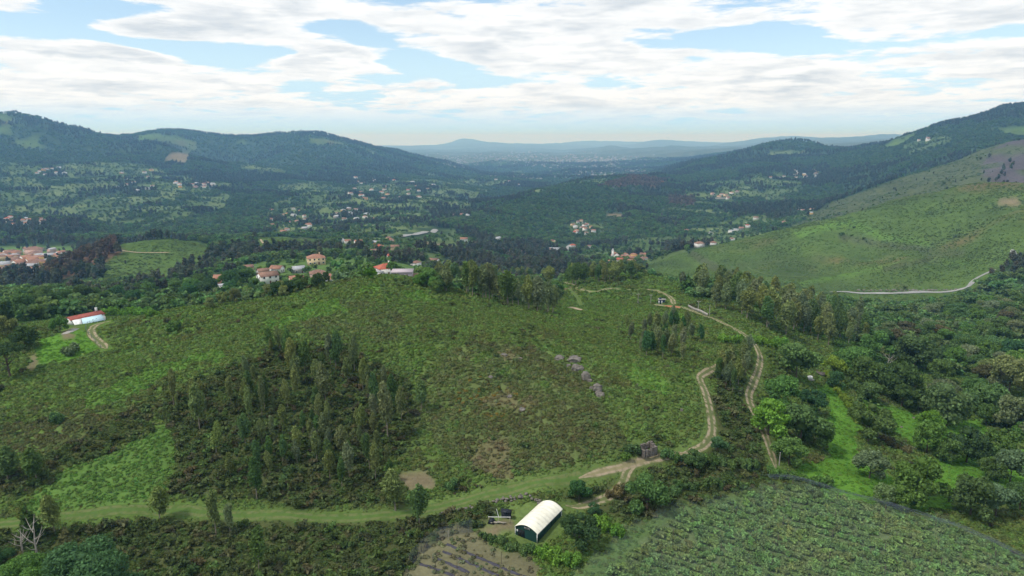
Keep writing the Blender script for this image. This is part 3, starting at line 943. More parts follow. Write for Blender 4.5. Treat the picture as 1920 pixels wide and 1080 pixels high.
def prism(profile, y0, y1):
    """polygon in x,z extruded along y, quads only by fan of ring + caps as quads"""
    n = len(profile)
    v = np.array([(x, y0, z) for x, z in profile] + [(x, y1, z) for x, z in profile])
    f = [(i, (i + 1) % n, n + (i + 1) % n, n + i) for i in range(n)]
    for i in range(1, n - 2, 2):
        f.append((0, i + 2, i + 1, i))
        f.append((n, n + i, n + i + 1, n + i + 2))
    if n % 2:
        f.append((0, n - 1, n - 1, n - 2))
        f.append((n, n + n - 2, n + n - 1, n + n - 1))
    return v, np.array(f)


def slab(p, t=0.12):
    """thin roof plane through 4 points, thickened downwards"""
    p = np.array(p, float)
    v = np.r_[p, p - np.array([0, 0, t])]
    f = np.array([(0, 1, 2, 3), (7, 6, 5, 4), (0, 4, 5, 1), (1, 5, 6, 2), (2, 6, 7, 3), (3, 7, 4, 0)])
    return v, f


def site(u, v, rmin=0, rad=None):
    p = at(u, v, rmin)
    if rad:
        CLEAR.append((p.x, p.y, rad))
        k = math.hypot(p.x, p.y)
        for t in (1.2, 2.2):       # open ground before the front
            CLEAR.append((p.x - p.x / k * rad * t, p.y - p.y / k * rad * t, rad * 1.0))
    return p


def facing(p):
    """turn that makes a front (-y) look at the survey point"""
    return -math.atan2(p.x, p.y)


def house(u, v, w, d, h, rot, wall, roof, form, label, rmin=0, detail=True, chimney=False, cat='house', group=None, floors=1, name='house', base=None):
    p = base or site(u, v, rmin, 0.62 * max(w, d))
    gz = min(float(ground(p.x + a, p.y + b)) for a in (-w / 2, 0, w / 2) for b in (-d / 2, 0, d / 2))
    o = empty(name, (p.x, p.y, gz - 0.2), facing(p) + rot)
    tag(o, label, cat, group)
    h = h + 0.2 + (p.z - gz)
    x, y, ov = w / 2, d / 2, 0.45
    rh = {'gable': 0.26 * d, 'hip': 0.25 * d, 'flat': 0.0, 'mono': 0.16 * d}[form]
    if form == 'gable':
        pv, pf = prism([(-y, 0), (y, 0), (y, h), (0, h + rh), (-y, h)], -x, x)
        pv = np.c_[pv[:, 1], pv[:, 0], pv[:, 2]]
        part('wall', [(pv, pf[:, ::-1])], wall, o)
        e = 0.14
        k = rh / y
        R1 = slab([(-x - ov, -y - ov, h - ov * k + e), (x + ov, -y - ov, h - ov * k + e), (x + ov, 0, h + rh + e), (-x - ov, 0, h + rh + e)])
        R2 = slab([(x + ov, y + ov, h - ov * k + e), (-x - ov, y + ov, h - ov * k + e), (-x - ov, 0, h + rh + e), (x + ov, 0, h + rh + e)])
        r = part('roof', [R1, R2], roof, o)
    elif form == 'hip':
        part('wall', [box_vf((0, 0, h / 2), (w, d, h))], wall, o)
        q = max(0.3, x - y * 0.9)
        A = [(-x - ov, -y - ov, h), (x + ov, -y - ov, h), (x + ov, y + ov, h), (-x - ov, y + ov, h), (-q, 0, h + rh), (q, 0, h + rh)]
        A += [(a[0], a[1], h - 0.15) for a in A[:4]]
        F = np.array([(0, 1, 5, 4), (2, 3, 4, 5), (1, 2, 5, 5), (3, 0, 4, 4), (6, 7, 1, 0), (7, 8, 2, 1), (8, 9, 3, 2), (9, 6, 0, 3), (9, 8, 7, 6)])
        bm = bmesh.new()
        vs = [bm.verts.new(a) for a in A]
        for f in F:
            ids = list(dict.fromkeys(f.tolist()))
            bm.faces.new([vs[i] for i in ids])
        me = bpy.data.meshes.new('roof')
        bm.to_mesh(me)
        bm.free()
        r = link_mesh('roof', me, M[roof], o)
    elif form == 'mono':
        part('wall', [box_vf((0, 0, h / 2), (w, d, h))], wall, o)
        r = part('roof', [slab([(-x - ov, -y - ov, h + 0.1), (x + ov, -y - ov, h + 0.1), (x + ov, y + ov, h + rh), (-x - ov, y + ov, h + rh)])], roof, o)
    else:
        part('wall', [box_vf((0, 0, h / 2), (w, d, h))], wall, o)
        r = part('roof', [box_vf((0, 0, h + 0.12), (w + 0.5, d + 0.5, 0.24))], roof, o)
    if chimney:
        part('chimney', [box_vf((x * 0.45, y * 0.3, h + rh * 0.8 + 0.5), (0.7, 0.7, 1.6)), box_vf((x * 0.45, y * 0.3, h + rh * 0.8 + 1.36), (0.9, 0.9, 0.12))], wall, r)
    if detail:
        n = max(2, int(w / 3.2))
        for fl in range(floors):
            zc = 0.4 + (p.z - gz) + 1.45 + fl * 2.7
            if zc + 0.8 > h:
                break
            for i in range(n):
                xc = -x + w * (i + 0.5) / n
                if fl == 0 and i == n // 2:
                    part('door', [box_vf((xc, -y - 0.04, zc - 0.35), (1.0, 0.1, 2.1))], 'door', o)
                    continue
                wd = part('window', [box_vf((xc, -y - 0.03, zc), (1.3, 0.08, 1.35))], 'frame', o)
                part('pane', [box_vf((xc, -y - 0.085, zc), (1.08, 0.03, 1.13))], 'window', wd)
            for sx in (-1, 1):
                for yc in (-d / 5, d / 4):
                    wd = part('window', [box_vf((sx * (x + 0.03), yc, zc), (0.08, 1.1, 1.3))], 'frame', o)
                    part('pane', [box_vf((sx * (x + 0.085), yc, zc), (0.03, 0.9, 1.08))], 'window', wd)
    return o


# --- the hamlet behind the hill
M['dark_red_roof'] = mat_plain('dark_red_tile_roof', (0.27, 0.075, 0.055), var=0.3, scale=0.9)
HR = 300
house(724, 516, 10, 8.5, 4.4, .35, 'white_wall', 'red_roof', 'hip', 'white farmhouse with bright red hip roof behind the hill crest', HR, chimney=True, name='farmhouse', floors=2)
house(706, 518, 6, 5, 2.4, .35, 'white_wall', 'grey_roof', 'flat', 'low white annexe on the left of the red-roofed farmhouse', HR, detail=False, cat='annexe', name='annexe')
house(755, 522, 9, 8, 3.2, -.1, 'lilac_wall', 'lilac_wall', 'flat', 'flat grey and lilac outbuilding right of the red-roofed farmhouse', HR, cat='outbuilding', name='outbuilding')
house(775, 530, 6, 5, 1.8, -.3, 'cream_wall', 'brown_roof', 'mono', 'little brown-roofed lean-to below the lilac outbuilding', HR, detail=False, cat='shed', name='lean_to')
house(593, 495, 13, 10, 5.4, .1, 'cream_wall', 'orange_roof', 'hip', 'large cream villa with orange hip roof, highest in the hamlet', 420, chimney=True, floors=2, name='villa')
house(503, 531, 11, 8, 5.2, .35, 'white_wall', 'brown_roof', 'gable', 'tall white house with terracotta gable roof in the middle of the hamlet', HR, chimney=True, floors=2)
house(416, 530, 9, 8, 3.6, -.2, 'white_wall', 'orange_roof', 'gable', 'white house with orange roof at the left end of the hamlet', HR)
house(401, 538, 9, 7, 2.6, .1, 'pink_wall', 'orange_roof', 'gable', 'low house with wide orange roof, lowest left in the hamlet', HR)
house(419, 547, 5, 5, 4.2, .3, 'white_wall', 'grey_roof', 'flat', 'small white cube house half hidden by trees', HR)
house(556, 529, 8, 6, 2.6, .2, 'cream_wall', 'orange_roof', 'gable', 'small cream cottage with orange roof between two tracks of trees', HR)
house(623, 530, 11, 9, 3.0, -.45, 'white_wall', 'orange_roof', 'hip', 'bungalow with orange hip roof at the right end of the hamlet', HR, chimney=True)
house(596, 519, 10, 8, 3.0, .1, 'pink_wall', 'brown_roof', 'hip', 'house with dull brown roof below the cream villa', HR)
house(560, 512, 8, 7, 3.4, .2, 'grey_wall', 'grey_roof', 'gable', 'grey stone house with grey roof left of the cream villa', HR)
house(520, 511, 8, 7, 3.4, -.5, 'white_wall', 'orange_roof', 'gable', 'small gabled house with orange roof behind the tall white house', HR)
house(493, 515, 7, 6, 3.0, .3, 'grey_wall', 'brown_roof', 'gable', 'beige cottage left behind the tall white house', HR)
house(466, 507, 7, 6, 3.0, .2, 'pink_wall', 'brown_roof', 'gable', 'brown-roofed cottage hidden among the hamlet trees', HR)


def long_house():
    p = site(163, 604, 250, 9)
    o = empty('long_house', (p.x, p.y, p.z - 0.3), facing(p) + R(22))
    o.scale = (.74, .74, .74)
    tag(o, 'long white house with red roof, pale blue terrace roof and white chimney', 'house')
    W, D, H = 16.0, 7.5, 3.4
    part('wall', [box_vf((0, 1.5, H / 2), (W, D, H)), box_vf((5.0, -2.9, 1.2), (5.5, 1.6, 2.4))], 'white_wall', o)
    r = part('roof', [slab([(-8.6, -2.6, H + .1), (8.6, -2.6, H + .1), (8.2, 2.0, H + 1.5), (-8.2, 2.0, H + 1.2)]), slab([(8.6, 5.8, H), (-8.6, 5.8, H), (-8.2, 2.0, H + 1.2), (8.2, 2.0, H + 1.5)])], 'dark_red_roof', o)
    part('chimney', [box_vf((6.2, 2.4, H + 2.0), (.9, .9, 2.0)), box_vf((6.2, 2.4, H + 3.06), (1.15, 1.15, .15))], 'white_wall', r)
    part('terrace_roof', [slab([(-5.2, -7.8, 1.7), (5.4, -7.8, 1.7), (6.4, -2.62, 3.62), (-3.4, -2.62, 3.62)], .1)], mat_plain('pale_blue_sheet', (.45, .62, .68), var=.08), o)
    part('side_terrace', [slab([(-8.6, -6.8, 1.6), (-5.4, -7.6, 1.6), (-3.6, -2.64, 3.5), (-7.8, -2.64, 3.5)], .1)], 'frame', o)
    for x, y in ((-5.0, -7.5), (-1.6, -7.5), (1.8, -7.5), (5.2, -7.5), (-8.2, -6.5)):
        part('post', [box_vf((x, y, .8), (.22, .22, 1.65))], 'frame', o)
    for x in (-6.6, -3.4, 0.2, 3.4):
        wd = part('window', [box_vf((x, -2.28, 1.7), (1.7, .08, 1.5))], 'frame', o)
        part('pane', [box_vf((x, -2.335, 1.7), (1.45, .03, 1.25))], 'window', wd)
    part('door', [box_vf((6.9, -2.28, 1.25), (1.0, .08, 2.1))], 'door', o)
    q = site(212, 598, 250)
    f = empty('garden_fence', (0, 0, 0))
    tag(f, 'green wire garden fence curving along the drive of the long white house', 'fence')
    L = path_line([(222, 596), (185, 602), (163, 612), (162, 622), (172, 634), (184, 648), (192, 656)], 2.2)
    pts = np.c_[L, ground(L[:, 0], L[:, 1])]
    gm = mat_plain('green_wire', (.10, .14, .11), var=.1)
    for q in pts[::2]:
        part('fence_post', [box_vf(q + np.array([0, 0, .7]), (.09, .09, 1.6))], gm, f)
    for hh in (.35, .8, 1.3):
        part('wire', [tube(pts + np.array([0, 0, hh]), [.025] * len(pts), 4)], gm, f)
    t = site(132, 622, 250)
    part_o = part('garden_terrace', [box_vf((0, 0, -.1), (2.6, 7, .6), 0), box_vf((.3, -4.2, -.2), (2.0, 1.6, .5), 0.2)], 'concrete', None)
    part_o.location = t
    part_o.rotation_euler = (0, 0, facing(t) - .5)
    tag(part_o, 'pale concrete garden terrace running down from the long white house', 'terrace')


long_house()

# --- hamlets and villages farther off: house by house
WALLS = ['white_wall'] * 6 + ['cream_wall', 'pink_wall', 'grey_wall', 'yellow_wall']
ROOFS = ['orange_roof'] * 4 + ['brown_roof'] * 4 + ['red_roof', 'grey_roof', 'grey_roof']
WORD = {'white_wall': 'white', 'cream_wall': 'cream', 'pink_wall': 'pinkish', 'grey_wall': 'grey', 'yellow_wall': 'yellow', 'lilac_wall': 'lilac',
        'orange_roof': 'orange', 'brown_roof': 'brown', 'red_roof': 'red', 'grey_roof': 'grey'}


def hamlet(where, group, area, n, rmin, seed, size=(9, 14), sep=13.0, pts=None):
    g = np.random.default_rng(seed)
    if pts is None:
        us, vs = [a[0] for a in area], [a[1] for a in area]
        pts, got = [], []
        for _ in range(n * 80):
            if len(pts) >= n:
                break
            u, v = g.uniform(min(us), max(us)), g.uniform(min(vs), max(vs))
            if not in_poly(np.array([u]), np.array([v]), area)[0]:
                continue
            p = at(u, v, rmin)
            if p is None or any((p.x - q.x) ** 2 + (p.y - q.y) ** 2 < sep * sep for q in got):
                continue
            got.append(p)
            pts.append((u, v))
    pts = sorted(pts)
    for k, (u, v) in enumerate(pts):
        wl, rf = WALLS[g.integers(len(WALLS))], ROOFS[g.integers(len(ROOFS))]
        w = g.uniform(*size) * .74
        house(u, v, w, w * g.uniform(.65, .9), g.uniform(3.0, 5.6), g.uniform(-.9, .9), wl, rf, 'hip' if g.uniform() < .4 else 'gable',
              '%s house with %s roof, %s from left %s' % (WORD[wl], WORD[rf], ORD(k + 1), where), rmin, detail=False, group=group, floors=2)


hamlet('on terraces above the red-roofed farmhouse', 'houses above the farmhouse', None, 0, 480, 31, (9, 13), pts=[(641, 455), (652, 457), (669, 469), (704, 477), (711, 468), (733, 455), (728, 450), (741, 469), (735, 488), (706, 458), (814, 494), (672, 459), (780, 500)])
hamlet('in the church village by the green fields', 'church village houses', [(1140, 497), (1150, 480), (1200, 477), (1218, 484), (1205, 494)], 17, 800, 32, (9, 14), 11)
hamlet('in the clearing under the dark central ridge', 'clearing village houses', [(1068, 440), (1076, 418), (1100, 415), (1122, 430), (1116, 440)], 14, 1000, 33, (10, 15), 14)
hamlet('along the lane below the central wood', 'lane houses', None, 0, 800, 34, (10, 16), pts=[(1022, 463), (1030, 471), (1041, 471), (985, 476), (933, 452), (1037, 456), (1074, 463), (870, 453), (1106, 465), (1132, 501), (955, 476)])
hamlet('on the slope left of the green hill', 'slope hamlet houses', None, 0, 900, 35, (10, 15), pts=[(1287, 436), (1333, 439), (1370, 437), (1380, 433), (1402, 427), (1400, 421), (1417, 412), (1373, 451), (1337, 459), (1311, 463), (1390, 430), (1470, 419), (1505, 397), (1520, 402), (1522, 396), (1497, 393)])
hamlet('in the town at the left edge', 'left edge town houses', [(0, 512), (0, 478), (60, 470), (125, 470), (128, 485), (70, 515)], 46, 850, 36, (13, 21), 13)
hamlet('in the far town behind the ridge track', 'far ridge houses', [(142, 478), (145, 470), (166, 468), (165, 476)], 4, 850, 37, (9, 12), 11)
hamlet('in the village on the far left foothill', 'far left foothill houses', [(8, 425), (10, 408), (60, 412), (95, 410), (92, 420), (30, 428)], 17, 1500, 38, (10, 16), 16)
hamlet('in the row on the left terraces', 'terrace row houses', [(318, 352), (330, 341), (402, 340), (400, 352), (350, 355)], 15, 1800, 39, (12, 20), 18)
hamlet('high on the left mountain slope', 'mountain slope houses', [(55, 328), (80, 312), (125, 316), (120, 330)], 10, 2000, 40, (12, 18), 20)
hamlet('scattered on the left terraces', 'scattered terrace houses', [(210, 360), (225, 320), (290, 318), (290, 360)], 12, 1800, 41, (11, 17), 30)
hamlet('in the hamlet under the left forest', 'hamlet under left forest', [(495, 440), (500, 395), (560, 390), (595, 430), (580, 442)], 22, 1200, 42, (10, 16), 20)
hamlet('in the hamlet on the valley floor', 'valley floor houses', [(622, 415), (640, 390), (700, 395), (700, 415)], 14, 1200, 43, (11, 17), 20)
hamlet('in the long village under the left mountain', 'long village houses', [(650, 375), (660, 335), (720, 330), (820, 350), (800, 372)], 34, 2000, 44, (13, 20), 24)
hamlet('in the village at the valley bend', 'valley bend houses', [(845, 408), (850, 396), (885, 396), (882, 406)], 8, 1300, 45, (11, 16), 18)
hamlet('in the village before the distant plain', 'village before plain', [(925, 350), (930, 336), (1000, 336), (990, 350)], 10, 2600, 46, (14, 20), 26)
hamlet('in the upper right village', 'upper right village houses', [(1440, 338), (1450, 322), (1535, 316), (1530, 332)], 14, 1900, 47, (12, 18), 20)
hamlet('around the long pale wall', 'houses near long pale wall', [(1325, 376), (1330, 362), (1385, 360), (1385, 374)], 8, 1700, 48, (12, 18), 20)
hamlet('high on the right mountain', 'right mountain houses', [(1712, 268), (1718, 262), (1745, 258), (1740, 266)], 4, 2200, 49, (14, 18), 20)
house(72, 492, 24, 14, 8, .1, 'yellow_wall', 'orange_roof', 'flat', 'large yellow block in the town at the left edge', 850, detail=False, floors=2, cat='building', name='apartment_block')
house(64, 477, 20, 14, 8, -.1, 'pink_wall', 'brown_roof', 'hip', 'big hall with domed brown roof in the town at the left edge', 850, detail=False, cat='building', name='town_hall')
house(1038, 472, 26, 10, 5, 0, 'white_wall', 'grey_roof', 'gable', 'long pale factory building with grey roof beside the village lane', 850, detail=False, cat='building', name='factory')
house(1355, 373, 42, 3, 4, .05, 'concrete', 'concrete', 'flat', 'long pale retaining wall across the valley fields', 1700, detail=False, cat='wall', name='retaining_wall')


def church():
    p = site(1156, 485, 800, 9)
    o = empty('church', (p.x, p.y, p.z - .4), facing(p) + .2)
    tag(o, 'white church with slim bell tower in the village by the green fields', 'church')
    pv, pf = prism([(-4, 0), (4, 0), (4, 6), (0, 8.4), (-4, 6)], 0, 16)
    part('nave', [(pv, pf[:, ::-1])], 'white_wall', o)
    part('roof', [slab([(-4.4, -.2, 5.95), (-4.4, 16.3, 5.95), (0, 16.3, 8.6), (0, -.2, 8.6)]), slab([(4.4, 16.3, 5.95), (4.4, -.2, 5.95), (0, -.2, 8.6), (0, 16.3, 8.6)])], 'orange_roof', o)
    t = part('bell_tower', [box_vf((-5.6, 1.5, 6.5), (3, 3, 13)), box_vf((-5.6, 1.5, 13.1), (3.5, 3.5, .3))], 'white_wall', o)
    sp = np.array([(-7.1, 0, 13.26), (-4.1, 0, 13.26), (-4.1, 3, 13.26), (-7.1, 3, 13.26), (-5.6, 1.5, 16.5)])
    part('spire', [(sp, np.array([(0, 1, 4, 4), (1, 2, 4, 4), (2, 3, 4, 4), (3, 0, 4, 4)]))], 'grey_roof', t)


church()


def far_town():
    """pale towns on the plain, too far to count"""
    g = np.random.default_rng(3)
    pcs = []
    for (u, v, ru, rv, n) in [(870, 308, 40, 4, 60), (1010, 305, 60, 5, 120), (1080, 300, 50, 4, 90), (1130, 306, 40, 5, 80), (1170, 300, 25, 3, 40), (1000, 293, 90, 4, 80), (900, 296, 60, 4, 70),
                              (1180, 325, 30, 5, 40), (1100, 325, 40, 6, 40), (960, 335, 40, 5, 40), (1110, 315, 60, 5, 60)]:
        for _ in range(n):
            p = at(u + g.normal() * ru * .8, v + g.normal() * rv * .9, 3800)
            if p is None:
                continue
            r = math.hypot(p.x, p.y)
            s = g.uniform(.4, 1.2) * r * 0.0019
            pcs.append(box_vf((p.x, p.y, p.z + 4), (s * g.uniform(1, 2.6), s * .8, 12 + s * .15), g.uniform(0, 3)))
    o = part('far_town', pcs, mat_plain('hazy_town', (.24, .23, .22), var=.3, scale=.01), None)
    tag(o, 'pale hazy towns spread over the distant plain', kind='stuff')


far_town()


# --- the arched shed
def shed():
    A, B = at(968, 1005), at(1006, 1015)
    ex = Vector((B.x - A.x, B.y - A.y, 0))

    ang = R(-31)
    ey = Vector((-math.sin(ang), math.cos(ang), 0))
    L, W, H, RISE = 10.6, 5.0, 2.15, 1.15
    mid = (A + B) / 2
    c = mid + ey * (L / 2)
    z = float(ground(mid.x, mid.y))
    o = empty('arched_shed', (c.x, c.y, z - .1), ang)
    tag(o, 'dark green shed with cream arched sheet roof beside the netted plot', 'shed')
    CLEAR.append((c.x, c.y, 5.6))
    CLEAR.append((c.x - ey.x * 3, c.y - ey.y * 3, 4.4))
    CLEAR.append((c.x + ey.x * 3, c.y + ey.y * 3, 4.4))
    cream = mat_plain('cream_roof_sheet', (.74, .715, .60), rough=.55, var=.16, scale=.55)
    green = mat_plain('dark_green_sheet', (.012, .045, .038), rough=.55, var=.25, scale=1.2)
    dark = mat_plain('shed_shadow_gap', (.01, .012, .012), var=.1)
    n = 14
    ov = .22
    arc = [((-W / 2 - ov) + (W + 2 * ov) * i / n, H - .05 + RISE * math.sin(math.pi * i / n) ** .85) for i in range(n + 1)]
    # roof in overlapping sheets, each gently ribbed
    ns = 9
    for k in range(ns):
        y0, y1 = -L / 2 - .3 + (L + .6) * k / ns, -L / 2 - .3 + (L + .6) * (k + 1) / ns + .05
        V, F = [], []
        m = 7
        for j in range(m):
            t = j / (m - 1)
            yy = y0 + (y1 - y0) * t
            rib = .022 * math.cos(t * 6 * math.pi) + (.035 if k % 2 else 0)
            for (x, zz) in arc:
                V.append((x, yy, zz + rib))
        for j in range(m - 1):
            for i in range(n):
                a = j * (n + 1) + i
                F.append((a, a + 1, a + n + 2, a + n + 1))
        V = np.array(V)
        Vb = V - np.array([0, 0, .05])
        N0 = len(V)
        F2 = [tuple(q + N0 for q in f[::-1]) for f in F]
        edge = []
        for i in range(n):
            edge += [(i + 1, i, i + N0, i + 1 + N0), ((m - 1) * (n + 1) + i, (m - 1) * (n + 1) + i + 1, (m - 1) * (n + 1) + i + 1 + N0, (m - 1) * (n + 1) + i + N0)]
        part('roof_panel', [(np.r_[V, Vb], np.array(F + F2 + edge))], cream, o, smooth=False)
    for y in (-L / 2, L / 2):
        prof = [(-W / 2, 0), (W / 2, 0)] + [(min(W / 2, max(-W / 2, x)), zz - .1) for x, zz in arc[::-1]]
        V = np.array([(x, y - .05, zz) for x, zz in prof] + [(x, y + .05, zz) for x, zz in prof])
        bm = bmesh.new()
        vs = [bm.verts.new(v) for v in V]
        k = len(prof)
        bm.faces.new(vs[:k])
        bm.faces.new(vs[k:][::-1])
        for i in range(k):
            try:
                bm.faces.new((vs[i], vs[k + i], vs[k + (i + 1) % k], vs[(i + 1) % k]))
            except ValueError:
                pass
        bmesh.ops.recalc_face_normals(bm, faces=bm.faces)
        me = bpy.data.meshes.new('end_wall')
        bm.to_mesh(me)
        bm.free()
        e = link_mesh('end_wall', me, green, o)
        if y < 0:
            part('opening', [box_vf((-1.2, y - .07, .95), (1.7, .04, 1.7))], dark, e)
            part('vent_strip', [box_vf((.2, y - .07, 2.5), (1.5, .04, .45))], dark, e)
            for i in range(5):
                part('mullion', [box_vf((-.4 + i * .3, y - .1, 2.5), (.05, .03, .45))], 'frame', e)
            part('notice', [box_vf((-2.1, y - .075, 1.35), (.28, .05, .5))], 'frame', e)
    for x in (-W / 2, W / 2):
        s = part('side_wall', [box_vf((x, 0, H / 2), (.1, L - .12, H - .12))], green, o)
        for k in range(6):
            part('batten', [box_vf((x + (.07 if x > 0 else -.07), -L / 2 + .8 + k * (L - 1.6) / 5, H / 2), (.05, .12, H - .2))], green, s)
    for x, y in ((W / 2 + .06, -L / 2 - .1), (-W / 2 - .06, -L / 2 - .1), (W / 2 + .06, L / 2 + .1)):
        part('corner_post', [box_vf((x, y, H / 2 - .02), (.12, .12, H))], 'frame', o)
    part('eave_rail', [box_vf((W / 2 + .2, 0, H - .12), (.08, L + .4, .1))], 'grey_roof', o)
    part('eave_rail', [box_vf((-W / 2 - .2, 0, H - .12), (.08, L + .4, .1))], 'grey_roof', o)
    # farm clutter left of the shed
    p = at(936, 978)
    CLEAR.append((p.x, p.y, 3.0))
    q = empty('timber_shelter', (p.x, p.y, float(ground(p.x, p.y))), ang + .35)
    tag(q, 'dark tarpaulin lean-to over timber and boards left of the arched shed', 'shelter')
    tarp = mat_plain('dark_tarpaulin', (.014, .017, .024), rough=.5, var=.3, scale=2)
    timber = mat_plain('weathered_boards', (.30, .27, .22), var=.3, scale=3)
    part('back_sheet', [slab([(.2, 1.3, .1), (2.3, 1.3, .1), (2.4, 1.5, 2.2), (.1, 1.5, 2.3)], .05), slab([(.1, 1.5, 2.3), (2.4, 1.5, 2.2), (2.3, .6, 1.9), (.2, .6, 1.95)], .05)], tarp, q)
    part('rail', [tube([(-2.3, -.5, 1.15), (0, -.4, 1.3), (2.5, -.2, 1.45)], [.06] * 3, 6)], 'frame', q)
    for x, hh in ((-2.2, 1.15), (2.4, 1.45), (0, 1.3)):
        part('post', [box_vf((x, -.42, hh / 2), (.1, .1, hh))], timber, q)
    part('pole', [tube([(-.1, .2, .8), (-.7, .5, 2.6)], [.06, .05], 6)], 'frame', q)
    g = np.random.default_rng(4)
    for i in range(5):
        part('board', [box_vf((-.9 + .45 * i, -.9 + .08 * i, .25 + .07 * (i % 2)), (1.5, .26, .12), g.uniform(-.4, .4))], timber, q)
    part('covered_heap', [(np.array([(-2.3, -1.2, 0), (-.9, -1.3, 0), (-.8, .2, 0), (-2.2, .4, 0), (-1.9, -.8, .8), (-1.2, -.8, .9), (-1.2, -.1, .85), (-1.9, 0, .75)]),
                            np.array([(3, 2, 1, 0), (4, 5, 6, 7), (0, 1, 5, 4), (1, 2, 6, 5), (2, 3, 7, 6), (3, 0, 4, 7)]))], tarp, q)


shed()


# --- stones
def boulder(name, p, sx, sy, sz, label, seed, group=None, rz=0.0, cat='boulder'):
    g = np.random.default_rng(seed)
    bm = bmesh.new()
    bmesh.ops.create_icosphere(bm, subdivisions=3, radius=1)
    v = np.array([q.co[:] for q in bm.verts])
    o3 = g.uniform(0, 50, 3)
    n = perlin(v[:, 0] * 1.3 + o3[0], v[:, 1] * 1.3 + v[:, 2] * .9 + o3[1]) * .30 + perlin(v[:, 2] * 3.1 + o3[2], v[:, 0] * 3.1 - v[:, 1] * 2.0) * .12
    crack = -0.16 * np.exp(-(perlin(v[:, 2] * 1.7 + o3[0], v[:, 0] * .6 + o3[2]) / .06) ** 2)
    v = v * (1 + n + crack)[:, None]
    v = np.sign(v) * np.abs(v) ** 0.82
    v = v * np.array([sx, sy, sz]) / 2
    for q, c in zip(bm.verts, v):
        q.co = c
    me = bpy.data.meshes.new(name)
    bm.to_mesh(me)
    bm.free()
    o = link_mesh(name, me, M['granite'])
    o.location = (p.x, p.y, p.z + sz * 0.08)
    o.rotation_euler = (0, 0, facing(p) + rz)
    tag(o, label, cat, group)
    CLEAR.append((p.x, p.y, max(sx, sy) * .42))
    return o


for k, (u, v, wp, hp, lab) in enumerate([
        (1048, 669, 20, 11, 'low weathered rock at the upper left end of the hillside outcrop'), (1077, 671, 27, 15, 'broad cracked boulder at the top of the hillside outcrop'),
        (1083, 687, 24, 20, 'rounded boulder right below the broad cracked one'), (1098, 702, 19, 26, 'smooth upright boulder in the middle of the outcrop'),
        (1106, 712, 11, 8, 'small rock under the smooth upright boulder'), (1120, 724, 20, 22, 'stacked boulder near the lower end of the outcrop'),
        (1124, 736, 19, 13, 'flat rock at the lower end of the outcrop'), (1109, 726, 9, 9, 'little rock left of the stacked boulder'),
        (1066, 684, 10, 7, 'small rock on the left flank of the outcrop'), (1142, 744, 14, 6, 'flat slab lying just below the outcrop'),
        (979, 766, 22, 7, 'pale flat slab in the middle of the hillside'), (976, 671, 14, 5, 'small pale slab high on the hill'), (920, 706, 18, 7, 'grey slab among the bronze heather'),
        (956, 742, 16, 7, 'grey slab above the yellow gorse'), (945, 664, 20, 6, 'flat slab near the bare patch high on the hill'), (1195, 720, 6, 3, 'tiny pale stone on the grassy slope right of the outcrop'),
        (1713, 783, 9, 4, 'pale flat stone lying in the far meadow'), (1690, 800, 8, 4, 'grey flat stone near the meadow oak'), (1278, 768, 9, 12, 'pale standing stone left of the rutted hill track')]):
    p = at(u, v + hp * .35)
    m_ = (p - cam.location).length / FPX
    boulder('boulder', p, wp * m_ * (.95 if k < 9 else .6), wp * m_ * (.8 if k < 9 else .5), max(hp * m_ * 1.0, .5), lab, 300 + k, 'rocks on the hillside')


def rubble_wall():
    o = empty('dry_stone_wall', (0, 0, 0))
    tag(o, 'broken dry stone wall along the grass track above the shed', 'wall')
    L = path_line([(815, 968), (850, 958), (900, 948), (950, 938), (985, 932), (1012, 944)], .42)
    g = np.random.default_rng(8)
    iv, if_ = ico()
    base = []
    for k in range(5):
        v = iv * g.uniform(.75, 1.15, (len(iv), 1))
        me = np_mesh('stone_%d' % k, v, if_)
        me.materials.append(M['granite'])
        base.append(me)
    for i, q in enumerate(L):
        t = i / len(L)
        if g.uniform() < (.45 if t < .55 else .1):
            continue
        for j in range(2 if t > .55 else 1):
            s = g.uniform(.22, .48)
            x, y = q[0] + g.normal() * .3, q[1] + g.normal() * .3
            b = link_mesh('stone', base[g.integers(5)], None, o)
            b.location = (x, y, float(ground(x, y)) + .15 + j * .38)
            b.scale = (s * 1.3, s, s * .8)
            b.rotation_euler = (g.uniform(-.4, .4), g.uniform(-.4, .4), g.uniform(0, 6))
    # grey retaining stones by the valley road
    o = empty('roadside_rocks', (0, 0, 0))
    tag(o, 'line of pale rocks in the cutting above the valley road', 'rocks')
    for k in range(26):
        u = 1612 + k * 7.2 + g.uniform(-3, 3)
        p = at(u, 546.0 - max(0, (u - 1740)) * .04 - g.uniform(.5, 2), 560)
        b = link_mesh('stone', base[k % 5], None, o)
        s = g.uniform(.8, 2.0)
        b.location = p
        b.scale = (s * 1.5, s, s * .8)
        b.rotation_euler = (0, 0, g.uniform(0, 6))


rubble_wall()


